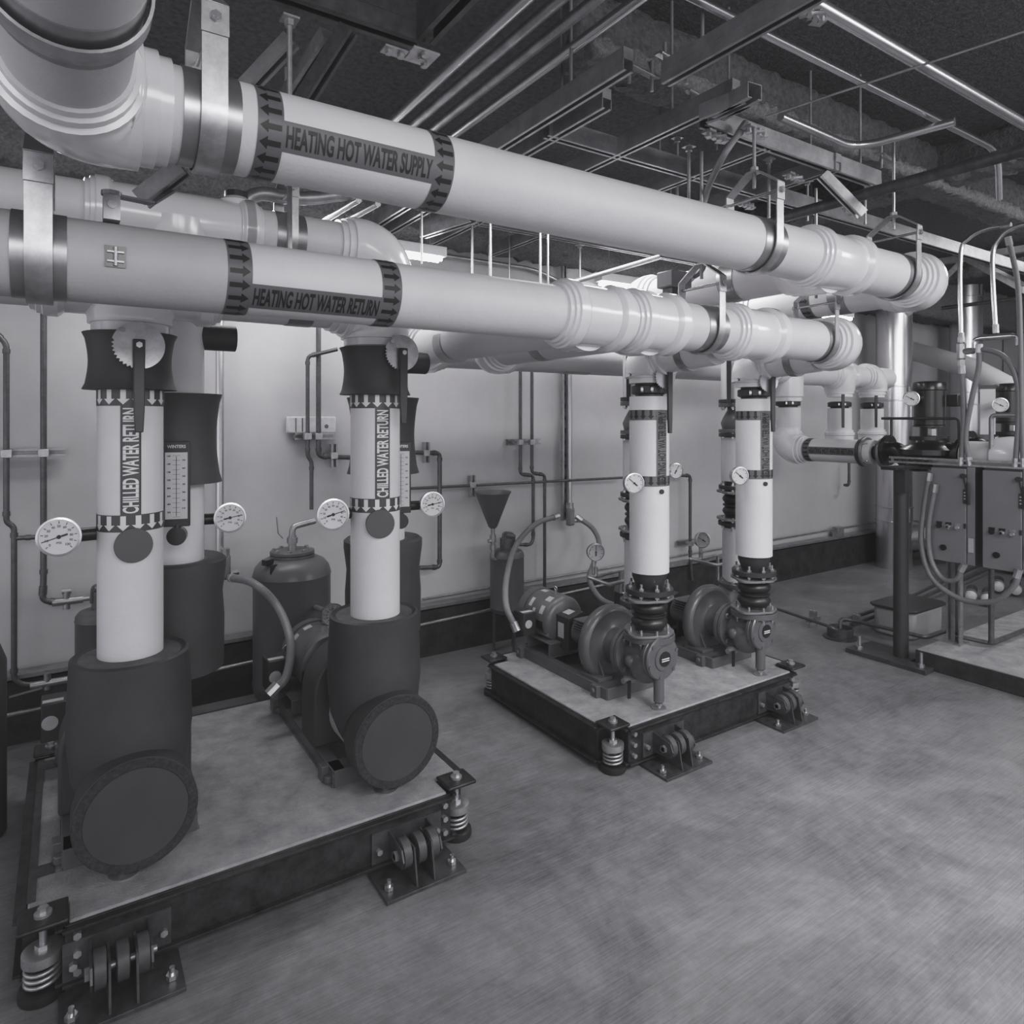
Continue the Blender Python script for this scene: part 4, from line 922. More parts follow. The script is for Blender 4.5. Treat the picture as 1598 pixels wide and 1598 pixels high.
ws('short vertical wall bracket just above rim of the funnel', 737, 742, 737, 775, clamps=((737, 757),))
wp('copper loop on wall right of second chilled riser', [(640, 706), (686, 707), (686, 885), (655, 886)], .015)
wp('long thin copper pipe crossing wall above the funnel', [(590, 765), (980, 745)], .010, fit_=False)
wp('copper pipe on wall jogging right, ending at the slim tank', [(812, 560), (812, 740), (832, 742), (832, 842), (828, 850), (800, 850)], .012)
wp('copper pipe on wall jogging right then down to the curb', [(830, 560), (830, 738), (850, 741), (850, 925)], .012)
ws('horizontal wall bracket clipping two copper pipes above the funnel', 791, 690, 842, 690, clamps=((812, 690), (830, 690)))
wp('bright conduit beside slotted strut on wall above bare pumps', [(889, 440), (889, 785)], .018, FLUE, 'metal_conduit', 4.12)
t = thing('slotted_strut', 'tall slotted strut standing against wall above nearer bare pump', 'bracket', at(880, 815, Y=4.16)); a = at(880, 400, Y=4.16); b = at(880, 812, Y=4.16); b.x = a.x
B().chan(a, b, .041, .03, .003, up=(0, 1, 0)).o('channel', STEEL, t)
q = B(); n = 22
for k in range(n): q.box(a.lerp(b, (k+.5)/n)+V((0, -.0172, 0)), (.012, .002, .032))
q.o('slots', BLACK, t)
wp('pipe on wall dropping behind gauge of nearer heating riser', [(1050, 742), (1077, 742), (1077, 868), (1080, 905)], .014)
ws('short dark bracket on wall by gauge between bare pumps', 1058, 848, 1082, 846, clamps=((1078, 848),))
wp('short copper stub on wall beyond the farther heating riser', [(1325, 715), (1325, 757), (1318, 757)], .014)
# packet, curb pipe, outlet box
c = at(486, 663, Y=4.19); t = thing('taped_packet', 'crumpled white packet taped to wall behind two copper pipes', 'packet', c)
B().box(c, (.31, .03, .105)).o('packet', CARD, t, bevel=.01)
for dx in (-.1, -.06): B().box(c+V((dx, -.016, 0)), (.006, .003, .085)).o('packet_strap', TAPE, t)
B().lathe(c+V((.09, -.0155, -.01)), (0, -1, 0), [(0, .013), (.001, .013), (.001, .009)], 20).o('packet_stamp', TAPE, t)
wp('thin pipe running along face of the black wall curb', [(-10, 1121, 4.09), (1000, 900, 4.09)], .011, STEELD, 'curb_pipe', fit_=False)
wp('raceway conduit along the top of the wall curb', [(660, 935, 4.15), (1368, 815, 4.15)], .009, STEELD, 'curb_conduit', fit_=False)
c = at(1308, 830, Y=4.13); t = thing('outlet_box', 'small metal outlet box on the wall curb near silver flue', 'outlet', c)
B().box(c, (.11, .07, .11)).o('box_body', STEELD, t, bevel=.004); B().box(c+V((.058, -.0, 0)), (.01, .06, .09)).o('cover_plate', STEEL, t, bevel=.003)
t = thing('black_vessel', 'black insulated column cut off by left edge of the photo', 'tank', (-.335, 3.3, 0)); B().lathe((-.335, 3.3, 0), UPZ, [(0, .14), (.66, .14), (.72, .12), (.74, .08)], 32).o('vessel_body', FOAM, t)
# ================================================================== CEILING STEEL
n_s = [0]
def strut(label, p0, p1, w=.041, h=.06, m=STEELD, up=(0, 0, 1), name='strut_channel'):
    p0, p1 = V(p0), V(p1); t = thing(name, label, 'strut', (p0+p1)/2); B().chan(p0, p1, w, h, .003, up=up).o('channel', m, t)
    return t
def beamy(label, p0, p1, w=.042, h=.075, m=STEELD):
    """double back-to-back strut"""
    p0, p1 = V(p0), V(p1); t = thing('double_strut', label, 'strut', (p0+p1)/2); q = B(); q.chan(p0, p1, w, h/2, .003); o = q.o('lower_channel', m, t)
    u = V((0, 0, h/2)); B().beam(p0+u*1.02, p1+u*1.02, w, h/2-.002).o('upper_channel', m, t)
    if p0.z > 2.7 and (p1-p0).length > .5:
        for q_ in (.12, .88):
            e = p0.lerp(p1, q_); B().cyl(e+V((0, 0, h*.7)), (e.x, e.y, 3.24), .006, n=8).o('suspension_rod', STEELD, t)
    return t
Z1 = 2.75
for lab, X, Y0, Y1 in [('double strut overhead, leftmost crossing between conduits and sprayed beam', 1.52, 1.62, 4.1),
                       ('double strut overhead, just right of leftmost crossing one', 1.64, 1.86, 4.1),
                       ('double strut overhead reaching the top edge right of centre', 1.69, .3, 1.62),
                       ('long double strut overhead carrying short blocks in the middle', 1.98, 1.56, 4.1),
                       ('double strut overhead behind middle strap hanger of supply', 2.45, 1.77, 4.0),
                       ('double strut overhead near the right strap hanger of supply', 2.92, 1.74, 2.9)]:
    beamy(lab, (X, Y0, Z1), (X, Y1, Z1))
for lab, Y, X0, X1_ in [('double strut frame rail above supply pipe, middle of photo', 1.77, 2.05, 3.3), ('double strut frame rail behind supply pipe running to the far right', 2.18, 1.6, 6.9),
                        ('double strut frame rail near back wall over return pipe', 3.38, 1.75, 4.2), ('double strut frame rail, farther back over chilled pipes', 2.75, 2.0, 4.6)]:
    beamy(lab, (X0, Y, Z1+.001), (X1_, Y, Z1+.001))
beamy('dark steel frame rail at the top left of the photo', (-1.2, 1.93, 2.80), (.93, 1.93, 2.80), .06, .11, CHAN2)
beamy('dark steel frame rail meeting the corner plate at top left', (.93, 1.90, 2.80), (.93, .2, 2.80), .06, .11, CHAN2)
t = thing('corner_plate', 'bolted zinc corner plate on steel frame at the top left', 'bracket', (.93, 1.9, 2.75))
B().box((.93, 1.93, 2.742), (.09, .09, .006)).box((.85, 1.95, 2.742), (.08, .05, .006)).o('plate', STEEL, t, bevel=.001)
for dx, dy in ((0, 0), (0, -.03), (-.06, .02), (-.1, .02), (.025, .03)): B().cyl((.93+dx, 1.93+dy, 2.74), (.93+dx, 1.93+dy, 2.728), .012, n=6).o('plate_bolt', STEEL, t)
def brace(label, A, Bp, w=.041, m=STEELD): return strut(label, A, Bp, w, .041, m, name='diagonal_brace')
brace('zinc diagonal brace right of supply hanger, upper left', at(455, 62, Z=2.72), at(372, 150, Y=2.15))
brace('bright zinc brace dropping from corner plate, upper left', at(512, 55, Z=2.72), at(440, 165, Y=2.2), m=STEEL)
brace('dark strut dropping from the corner plate to supply pipe', at(545, 45, Z=2.72), at(472, 160, Y=2.0), m=CHAN2)
brace('short hinged brace between the supply and return pipes at left', at(285, 262, Y=1.95), at(220, 312, Y=2.0), m=STEEL)
t = thing('brace_foot', 'hinged zinc brace foot on top of return pipe at left', 'bracket', (.09, YR, ZR+.1)); q = B()
c = V((.09, YR, ZR+RR)); q.box(c+V((0, -.03, .03)), (.035, .05, .06)).cyl(c+V((0, -.03, .062)), c+V((0, -.03, .072)), .022, n=20).beam(c+V((0, -.03, .064)), c+V((.09, .0, .068)), .03, .005).beam(c+V((.09, 0, .068)), c+V((.14, .04, .12)), .03, .005); q.o('bracket_body', STEELD, t)
B().cyl(c+V((0, -.055, .035)), c+V((0, -.062, .035)), .010, n=12).o('bracket_bolt', CHROME, t)
brace('bright diagonal brace above the right end of supply pipe', at(1283, 272, Z=2.72), at(1345, 335, Y=1.7), m=STEEL)
brace('pale diagonal strut behind arched conduits at the right', at(1490, 393, X=6.2), at(1615, 458, X=4.9), m=STEEL)
brace('diagonal brace behind supply elbow at the right, rising', at(1415, 492, Y=3.4), at(1497, 412, Y=3.0), m=STEEL)
strut('pale horizontal angle under ceiling at the right', at(1412, 417, Z=2.95), at(1640, 382, Z=2.95), .05, .05, STEEL, name='steel_angle')
for k, (u, v) in enumerate(((609, 193), (637, 201), (667, 208), (701, 216))):
    a = (u-CX)/F; r_ = ((FW+RT*a).x)/((HY-v)/F); X = r_*1.35
    t = thing('electrical_conduit', ['leftmost of four parallel ceiling conduits above supply pipe', 'second of four parallel ceiling conduits above supply pipe', 'third of four parallel ceiling conduits above supply pipe', 'rightmost of four parallel ceiling conduits above supply pipe'][k], 'conduit', (X, 2, 2.95))
    B().cyl((X, .2, 2.95), (X, 4.1, 2.95), .02, n=14).o('conduit_run', FLUE if k in (0, 3) else STEEL, t)
def cpipe(label, pts, r, m=STEEL, name='ceiling_pipe', cat='pipe', rad=.12):
    t = thing(name, label, cat, V(pts[0])); B().tube(fillet(pts, rad, 8), r, 14).o('pipe_run', m, t); return t
cpipe('bright round pipe crossing the upper right corner, thicker', [(.9, 1.24, 2.9), (5.2, 1.24, 2.9)], .022, FLUE)
cpipe('thinner bright pipe parallel to the thicker one, upper right', [(1.0, 1.43, 2.9), (3.75, 1.43, 2.9), (3.95, 1.5, 2.72)], .015, FLUE)
cpipe('bent bright conduit under the sprayed beam, upper right', [at(1218, 182, Z=2.85), at(1335, 232, Z=2.85), at(1490, 190, Z=2.85)], .018, FLUE)
B_ = cpipe('dark pipe slanting above supply pipe at right', [at(1190, 348, Z=2.62), at(1640, 222, Z=2.62)], .026, CHAN2)
cpipe('thin steel wire stretched across the upper right ceiling', [at(1195, 182, Z=2.8), at(1620, 42, Z=2.8)], .004, STEEL, 'bracing_wire', 'wire')
cpipe('round rod slanting above the return pipe fittings', [at(878, 445, Y=3.0), at(1030, 401, Y=2.6)], .014, STEELD)
cpipe('conduit running level high on back wall', [at(620, 388, Y=4.15), at(835, 420, Y=4.15), at(885, 445, Y=4.15)], .014, STEEL, 'wall_conduit', 'conduit')
hose('dark hose looping down from overhead strut to actuator box', [(1160, 198, 'Z', 2.74), (1128, 245, 'Z', 2.6), (1103, 300, 'Y', 1.9), (1095, 350, 'Y', 1.95), (1098, 415, 'Y', 2.1), (1075, 437, 'Y', 2.2)], .013, HOSE)
c = at(1052, 438, Y=2.22); t = thing('valve_actuator', 'grey actuator box above the return pipe fittings', 'actuator', c)
B().box(c, (.13, .1, .075)).o('actuator_body', BOXP, t, bevel=.006); B().box(c+V((0, 0, -.055)), (.09, .06, .03)).cyl(c+V((-.02, 0, -.06)), c+V((-.02, 0, -.12)), .012, n=10).o('mounting_bracket', CHAN2, t)
c = at(1235, 478, Y=2.6); t = thing('air_vent_valve', 'dark air vent fitting above right part of return pipe', 'valve', c)
B().cyl(c+V((-.06, 0, 0)), c+V((.04, 0, 0)), .026, n=16).sph(c+V((.05, 0, -.0)), .035).cyl(c+V((.05, 0, 0)), c+V((.05, 0, -.09)), .018, n=12).o('vent_body', PAINTD, t)
# threaded rods
RODS = [(1075, 225, 345, 'tall rod left of middle strap hanger', 1.98), (1057, 212, 330, 'short rod at left under strut frame', 2.3), (1200, 245, 340, 'rod right of the middle strap hanger', 2.0),
        (1260, 280, 345, 'rod under the strut left of right strap hanger', 2.18), (1350, 250, 350, 'rod above right strap hanger', 2.0), (658, 330, 412, 'thin rod between supply and return at centre left', 3.0),
        (737, 350, 432, 'first of three rods over return pipe centre', 3.3), (765, 352, 436, 'second of three rods over return pipe centre', 3.0), (795, 357, 438, 'third and thinnest rod over return pipe centre', 3.7),
        (843, 370, 445, 'thick rod left of the tall slotted strut top', 3.0), (855, 372, 447, 'thin rod left of the tall slotted strut top', 2.8), (905, 380, 440, 'rod over first return pipe fitting', 3.4),
        (452, 292, 400, 'dark rod rising from return pipe at left', 1.92), (1563, 312, 352, 'left rod over arched conduits', 3.0), (1581, 316, 356, 'right rod over arched conduits', 3.0)]
for u, v0, v1, lab, Y in RODS:
    a, b = at(u, v0, Y=Y), at(u, v1, Y=Y); b.x = a.x; b.y = a.y
    top = V((a.x, a.y, max(a.z, Z1-.02)))
    t = thing('hanger_rod', lab, 'rod', b); B().cyl(b, top, .0075 if 'thin' not in lab else .005, n=8).o('rod', STEEL, t)
    B().box(top-V((0, 0, .01)), (.045, .045, .006)).cyl(top-V((0, 0, .013)), top-V((0, 0, .03)), .015, n=6).o('square_washer', STEEL, t)
# small block channels and clips around strut crossing
for lab, u0, v0, u1, v1 in [('short wide channel block hung under overhead struts, centre', 1098, 178, 1168, 152), ('short black channel lying across the overhead strut, centre', 1120, 175, 1178, 142)]:
    strut(lab, at(u0, v0, Z=2.70), at(u1, v1, Z=2.70), .06, .05, STEELD)
for lab, u, v in [('beam clamp on sprayed beam, leftmost of three', 1000, 108), ('beam clamp on sprayed beam, middle of three', 1095, 150), ('beam clamp hook beside the overhead strut end, centre', 1055, 95), ('beam clamp on sprayed beam, rightmost under ceiling', 1385, 245)]:
    c = at(u, v, Z=2.96); t = thing('beam_clamp', lab, 'clamp', c); q = B()
    q.beam(c+V((-.1, 0, 0)), c+V((.1, .02, 0)), .03, .006); q.cyl(c+V((-.06, 0, -.07)), c+V((-.06, 0, .05)), .007, n=8).cyl(c+V((.06, 0, -.07)), c+V((.06, 0, .05)), .007, n=8)
    q.tube(fillet([c+V((-.12, -.04, -.02)), c+V((.1, .0, -.01)), c+V((.16, .04, .06))], .03), .006, 8); q.o('clamp_body', STEEL, t)
for lab, u, v in [('zinc splice fitting on strut frame, left cluster', 1118, 210), ('zinc splice fitting on strut frame, middle cluster', 1240, 275), ('small zinc fitting beside middle strap hanger top', 1180, 203), ('zinc splice fitting under frame behind the supply pipe', 1165, 318), ('zinc fitting on thick pipe at the top right', 1268, 18), ('zinc fitting at end of brace, right under beam', 1330, 328)]:
    c = at(u, v, Z=2.72 if v > 100 else 2.88); t = thing('strut_fitting', lab, 'bracket', c); q = B()
    for k in range(4): q.box(c+V((.03*(k-1.5), .012*(k % 2), -.004*k)), (.035, .045, .008), rz=.4*k); q.cyl(c+V((.03*(k-1.5), 0, -.02)), c+V((.03*(k-1.5), 0, .01)), .011, n=6)
    q.o('fitting_plate', STEEL, t)
# loops of cable at the far left under the supply pipe
cpipe('bundle of cables sagging behind upper left pipes', [at(372, 322, Y=3.0), at(400, 300, Y=3.0), at(470, 312, Y=3.0), at(560, 300, Y=3.0)], .03, STEELD, 'cable_bundle', 'cable', .1)
for k, (a, b) in enumerate((((490, 355), (560, 312)), ((510, 362), (590, 318)))):
    cpipe(['left angled strut below supply pipe at centre left', 'right angled strut below supply pipe at centre left'][k], [at(a[0], a[1], Y=3.6), at(b[0], b[1], Y=2.9)], .014, STEEL, 'angled_rod', 'strut')
beamy('bright short strut end under supply pipe, centre left', at(660, 365, Z=2.68), at(738, 340, Z=2.68), .05, .09, STEEL)
# strip lights along the wall
for k, (x0, x1) in enumerate(((.95, 1.95), (3.2, 4.3), (5.35, 6.45))):
    t = thing('strip_light', ['glowing strip light behind pipes at left', 'glowing strip light hidden behind return pipe fittings', 'glowing strip light behind return pipe right end'][k], 'lamp', ((x0+x1)/2, 3.72, 2.62))
    B().bx(x0, x1, 3.68, 3.76, 2.60, 2.66).o('lamp_housing', WHITE, t, bevel=.004)
    for s in (-.022, .022): B().cyl((x0+.03, 3.72+s, 2.585), (x1-.03, 3.72+s, 2.585), .013, n=14).o('lamp_tube', GLOW, t)
    for x in (x0+.1, x1-.1): B().cyl((x, 3.72, 2.66), (x, 3.72, 3.5), .003, n=6).o('suspension_wire', STEEL, t)
# ================================================================== RIGHT HAND EQUIPMENT
def flue(label, x, y, r, bands, top=3.5, stub=None):
    t = thing('flue_pipe', label, 'flue', (x, y, 0)); B().cyl((x, y, 0.0), (x, y, top), r, n=44).o('flue_pipe_run', FLUE, t)
    for z in bands:
        B().lathe((x, y, z), UPZ, [(0, r), (.004, r+.012), (.012, r+.012), (.016, r+.004), (.15, r+.004), (.154, r+.012), (.162, r+.012), (.166, r)], 44).o('locking_band', FLUE, t)
        B().box((x-.05, y-r-.01, z+.083), (.03, .02, .14)).o('band_latch', STEEL, t, bevel=.002)
    if stub:
        q = B(); d = V(stub).normalized(); q.lathe((x, y, .33), d, [(0, r*.9), (r+.1, r*.9), (r+.1, r*.96), (r+.14, r*.96), (r+.14, r*.9), (r+.2, r*.9), (r+.2, r*.96), (r+.24, r*.96), (r+.24, r*.9), (r+.6, r*.9)], 40); q.o('side_branch', FLUE, t)
    return t
flue('shiny silver flue standing on floor at end of the curb', 7.5, 3.84, .175, [.50, 1.80, ], stub=(.9, -.35, 0))
flue('second silver flue farther right, behind arched conduits', 9.28, 3.88, .175, [1.78, 3.1])
t = thing('housekeeping_pad', 'raised concrete curb pad at the right edge, dark sided', 'equipment pad', (5.6, .6, 0))
B().bx(4.6, 6.8, -1.5, 2.22, 0.001, .108).o('pad_sides', CURBM, t, bevel=.004); B().bx(4.606, 6.79, -1.49, 2.214, .106, .112).o('pad_top', CONC, t)
t = thing('support_column', 'dark round steel column on a floor plate at right', 'column', (4.66, 2.34, 0))
B().cyl((4.66, 2.34, .015), (4.66, 2.34, 1.27), .046, n=32).o('column_tube', PAINTD, t)
B().bx(4.5, 4.82, 2.29, 2.39, 1.27, 1.29).o('top_plate', CHAN, t, bevel=.002); B().bx(4.57, 4.63, 2.27, 2.33, 1.12, 1.27).o('top_gusset', PAINTD, t)
q = B().bx(4.48, 4.585, 2.10, 2.62, 0, .03).o('base_plate', CHAN2, t, bevel=.002); B().bx(4.585, 4.8, 2.26, 2.62, 0, .02).o('base_plate', CHAN2, t)
for y in (2.15, 2.55): B().cyl((4.53, y, .03), (4.53, y, .12), .01, n=10).cyl((4.53, y, .03), (4.53, y, .05), .02, n=6).o('anchor_bolt', STEEL, t)
t = thing('mounting_rail', 'slotted zinc rail above column carrying control boxes', 'strut', (4.83, 2.2, 1.31)); B().chan((4.83, 1.3, 1.322), (4.83, 2.5, 1.322), .041, .03, up=(1, 0, 0)).o('channel', STEEL, t)
q = B()
for k in range(5): q.box((4.8135, 2.25+.05*k, 1.322), (.002, .03, .014))
q.o('slots', BLACK, t)
t = thing('support_post', 'zinc strut post under left control box, on pad', 'post', (5.0, 2.15, .11))
B().chan((4.98, 2.13, .112), (4.98, 2.13, 1.25), .041, .041, .003, up=(1, 0, 0)).chan((4.985, 2.175, .112), (4.985, 2.175, 1.25), .041, .041, .003, up=(1, 0, 0)).o('channel', STEEL, t)
B().box((4.96, 2.16, .116), (.13, .16, .008)).box((4.95, 2.1, .17), (.05, .006, .1)).o('post_base', STEEL, t)
def ctrl(label, y1):
    t = thing('motor_starter_box', label, 'control box', (4.87, y1-.126, .67)); x0 = 4.80; y0 = y1-.253
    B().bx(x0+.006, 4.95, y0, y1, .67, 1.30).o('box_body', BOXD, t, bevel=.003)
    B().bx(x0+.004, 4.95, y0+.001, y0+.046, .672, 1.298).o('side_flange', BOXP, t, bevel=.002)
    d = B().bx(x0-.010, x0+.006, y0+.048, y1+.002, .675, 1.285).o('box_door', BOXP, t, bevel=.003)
    for k, yy in enumerate((y1-.05, y1-.105, y1-.16)):
        z = .905
        B().box((x0-.012, yy, z+.02), (.003, .034, .016)).o('switch_plate', BLACK if k < 2 else STEEL, d)
        B().cyl((x0-.008, yy, z), (x0-.022, yy, z), .016, n=20).cyl((x0-.022, yy, z), (x0-.035, yy, z), .011, n=16).o('selector_switch', CHROME if k else BLACK, d)
        B().cyl((x0-.035, yy, z), (x0-.037, yy, z), .008, n=16).o('switch_cap', BLACK if k < 2 else STEEL, d)
    B().cyl((x0-.01, y1-.075, .765), (x0-.02, y1-.075, .765), .019, n=24).o('reset_button', BLACK, d)
    B().cyl((x0-.0, y0+.06, 1.24), (x0-.03, y0+.06, 1.24), .016, n=16).o('door_knob', PAINTD, d)
    q = B(); q.beam((x0-.014, y0+.055, 1.23), (x0-.014, y0+.035, 1.12), .012, .012).box((x0-.008, y0+.05, 1.11), (.02, .022, .09)).beam((x0-.02, y0+.03, 1.20), (x0-.03, y0+.022, 1.06), .014, .014); q.o('disconnect_handle', PAINTD, t, bevel=.003)
    for k in range(3): B().box((x0-.019, y0+.05, 1.135-.02*k), (.002, .01, .008)).o('position_mark', STK, t)
    B().box((x0+.001, y0+.022, .80), (.006, .03, .09)).o('rating_sticker', STK, t)
    B().box((x0-.012, y0+.052, .92), (.006, .012, .03)).o('door_latch', PAINTD, d)
ctrl('grey motor starter box on post, left one beside the dark column', 2.21)
ctrl('grey motor starter box cut by the right edge of photo', 1.908)
# inline pump A
def inline_pump(label, x, y, z):
    t = thing('inline_pump', label, 'pump', (x, y, z-.15))
    B().lathe((x, y, z-.1), UPZ, [(0, .10), (.02, .14), (.08, .165), (.1, .185), (.135, .185), (.15, .16), (.17, .13), (.2, .12)], 44).o('pump_casing', BLACK, t)
    q = B(); q.cyl((x, y, z), (x, y-.2, z), .085, n=28).lathe((x, y-.215, z), (0, 1, 0), [(0, .118), (.022, .118)], 32); q.o('outlet_flange', BLACK, t)
    q = B(); q.tube(smooth_curve([(x-.03, y+.255, z+.02), (x-.03, y+.2, z+.015), (x-.02, y+.12, z-.06), (x, y, z-.06)]), .06, 20).lathe((x-.03, y+.275, z+.02), (0, -1, 0), [(0, .11), (.024, .11)], 32); q.o('inlet_elbow', BLACK, t)
    q = B(); q.lathe((x, y, z+.10), UPZ, [(0, .125), (.025, .125), (.025, .06), (.09, .06), (.09, .1), (.1, .1)], 36); q.o('pump_bracket', BLACK, t)
    B().box((x-.07, y-.05, z+.155), (.05, .03, .045), rz=.9).o('name_plate', CHROME, t)
    B().lathe((x, y, z+.2), UPZ, [(0, .09), (.005, .096), (.24, .096), (.245, .107), (.285, .107), (.3, .1), (.305, .07)], 40).o('pump_motor', BLACK, t)
    B().box((x+.07, y-.13, z+.37), (.08, .07, .08)).o('terminal_box', BLACK, t, bevel=.004)
    return t
XQ = 5.0
inline_pump('black vertical inline pump with drum motor above left control box', XQ, 2.32, ZP)
flangeb = thing('joint_coupling', 'black rubber joint with grey flanges beside the inline pump', 'pipe joint', (XP, 2.66, ZP))
for y, m in ((2.765, PAINTD), (2.742, FLG), (2.615, FLG)): flange(flangeb, (XP, y, ZP), (0, -1, 0), .11, .018, m, 4, bolts=(m is FLG and y > 2.7), bl=.04)
B().lathe((XP, 2.735, ZP), (0, -1, 0), [(0, .05), (.02, .07), (.045, .07), (.06, .05), (.075, .068), (.1, .068), (.115, .05)], 32).o('rubber_bellows', RUBBER, flangeb)
t = main_pipe('white insulated pipe leaving inline pump toward right edge', 'insulated_branch_pipe', loc=(XQ, 1.6, ZP))
B().tube([(XQ, 2.10, ZP), (XQ, .6, ZP)], .098, 32).o('pipe_run', JACKET, t); B().lathe((XQ, 1.93, ZP), (0, -1, 0), [(0, .10), (.02, .125), (.1, .135), (.16, .125), (.18, .1)], 36).o('fitting_cover', PVC, t)
inline_pump('second black inline pump behind hoses at right edge', 6.2, 2.28, 1.38)
c = at(1422, 622, X=4.85); gauge('dial gauge in front of black inline pump motor', c, (-.9, -.5, 0), .052, ([c+V((.01, .01, -.05)), c+V((.01, .01, -.14))], .01, STEEL), 150, False)
c = at(1561, 632, X=5.9); gauge('dial gauge partly hidden by hoses, at right edge', c, (-.9, -.6, 0), .055, ([c+V((.03, .02, 0)), c+V((.25, .12, 0))], .01, STEEL), 150, False)
t = thing('gauge_piping', 'thin dark crossbar pipe before the inline pump', 'small pipe', at(1376, 653, X=4.85)); B().tube(fillet([at(1376, 653, X=4.85), at(1496, 653, X=4.85), at(1497, 692, X=4.85)], .03), .009, 10).tube([at(1391, 653, X=4.85), at(1391, 682, X=4.85)], .008, 10).o('small_pipe', PAINTD, t)
c = at(1541, 642, X=6.0); t = thing('industrial_thermometer', 'scale thermometer beside second inline pump at right', 'thermometer', c); B().box(c, (.1, .02, .36), rz=-1.0).o('scale_plate', DIAL, t); B().box(c+V((0, 0, .19)), (.11, .025, .03), rz=-1.0).o('case', PAINTD, t)
XH = 4.83
def hx(label, pts, r=.016, m=HOSE, name='flexible_conduit', X=XH): return hose(label, [(u, v, 'X', X) for u, v in pts], r, m, name)
hx('long grey hose looping low under both control boxes', [(1450, 742), (1442, 790), (1438, 850), (1455, 903), (1500, 935), (1550, 938), (1582, 915), (1589, 893)], .017, X=4.76)
hx('shorter grey hose looping under left control box', [(1459, 760), (1449, 820), (1452, 870), (1470, 902), (1492, 904), (1503, 884)], .016, X=4.76)
hx('bright arched conduit at right, left one', [(1500, 528), (1499, 400), (1512, 372), (1540, 357), (1572, 352)], .014, FLUE, 'arched_conduit')
hx('bright arched conduit at right, second one', [(1554, 515), (1549, 405), (1560, 372), (1580, 356), (1610, 347)], .014, FLUE, 'arched_conduit')
hx('grey hose rising straight from left control box to oval fitting', [(1500, 722), (1504, 650), (1501, 575)])
hx('grey hose bending between left control box and elbow fitting', [(1513, 722), (1507, 680), (1517, 620), (1527, 575), (1528, 542)])
hx('grey hose bowing right from the oval fitting, downward', [(1510, 548), (1540, 546), (1570, 560), (1588, 600), (1589, 660), (1585, 724)])
hx('grey hose dropping from bracket along the right edge', [(1574, 375), (1588, 440), (1592, 520), (1594, 640), (1597, 724)], .015)
def lbx(label, u, v):
    c = at(u, v, X=XH); t = thing('conduit_fitting', label, 'conduit fitting', c)
    B().box(c, (.045, .05, .12), rz=.5).o('fitting_body', STEELD, t, bevel=.014); B().cyl(c+V((0, 0, .05)), c+V((0, 0, .09)), .022, n=8).cyl(c+V((0, 0, -.05)), c+V((0, 0, -.1)), .02, n=8).cyl(c, c+V((.02, -.08, 0)), .016, n=10).o('fitting_nut', STEEL, t)
lbx('oval conduit fitting hanging above left control box', 1500, 548)
c = at(1553, 526, X=XH); t = thing('conduit_tee', 'bright horizontal conduit tee above right control box', 'conduit fitting', c); a, b = at(1530, 528, X=XH), at(1580, 524, X=XH)
B().cyl(a, b, .02, n=16).tube(fillet([a, a+V((0, .035, -.005)), a+V((0, .035, -.06))], .02), .014, 10).tube(fillet([b, b-V((0, .03, .005)), b-V((0, .03, .06))], .02), .014, 10).o('tee_body', CHROME, t)
cpipe('vertical copper pipe standing on pad right of the post', [at(1547, 888, X=5.02), at(1547, 1003, X=5.02)], .017, COPPER)
cpipe('vertical dark pipe between white pipe fittings, right edge', [at(1590, 648, X=4.9), at(1547, 648, X=4.9), at(1547, 725, X=4.9)], .014, STEELD, rad=.03)
cpipe('dark thin pipe crossing both flues at the right', [(7.6, 3.4, 2.76), (7.6, .5, 2.76)], .02, CHAN2)
t = main_pipe('white pipe bend descending behind arched conduits, right edge', loc=(7.6, 2.6, 2)); elbow_cover(B(), (7.5, 2.35, 2.1), (0, 0, 1), (.3, -1, 0), .14, .16, .02).o('elbow_cover', PVC, t); B().tube([(7.5, 2.35, 2.3), (7.5, 2.35, 3.235)], .15, 28).o('pipe_run', JACKET, t)
cpipe('slanting white pipe behind hoses at the right', [(8.6, 4.21, 2.45), (8.0, 3.3, 2.15), (7.0, 2.1, 1.55), (7.0, 2.1, .0)], .11, JACKET, 'insulated_branch_pipe', rad=.1)
# boiler behind column
t = thing('boiler_cabinet', 'dark boiler cabinet behind the steel column at right', 'boiler', (8.6, 2.6, 0)); B().bx(8.1, 9.6, 1.2, 3.1, .05, 1.45).o('cabinet_body', PAINT, t, bevel=.01)
for z in (.8, 1.0, 1.15): B().bx(8.09, 8.1, 1.3, 3.0, z, z+.008).o('panel_seam', BLACK, t)
# ------------------------------------------------------------------ floor pipes, drain, tub
def fl(label, pts, r=.012, m=COPPER, Z=.07, name='floor_pipe', rad=.04):
    P = [at(p[0], p[1], Z=(p[2] if len(p) > 2 else Z)) for p in pts]; t = thing(name, label, 'pipe', P[0]); B().tube(fillet(P, rad), r, 12).o('pipe_run', m, t)
    q = B()
    for p in P: q.cyl((p.x, p.y, 0), (p.x, p.y, .02), .004, n=6) if False else None
    return t
fl('copper floor pipe from bare pump base to the floor drain', [(1212, 950), (1296, 978), (1308, 985, .04)], .012)
fl('copper floor pipe from drain past the column toward post', [(1311, 985, .03), (1311, 965, .11), (1330, 968, .1), (1445, 995, .1), (1475, 985, .1), (1495, 990, .12)], .014)
fl('left floor pipe running back beyond the drain', [(1318, 968), (1400, 940), (1560, 868)], .014)
fl('right floor pipe running back beyond the drain', [(1330, 975), (1410, 945), (1575, 874)], .014)
fl('copper pipe along pad top to the vertical copper pipe', [(1490, 992, .15), (1547, 1004, .14), (1620, 975, .15)], .015)
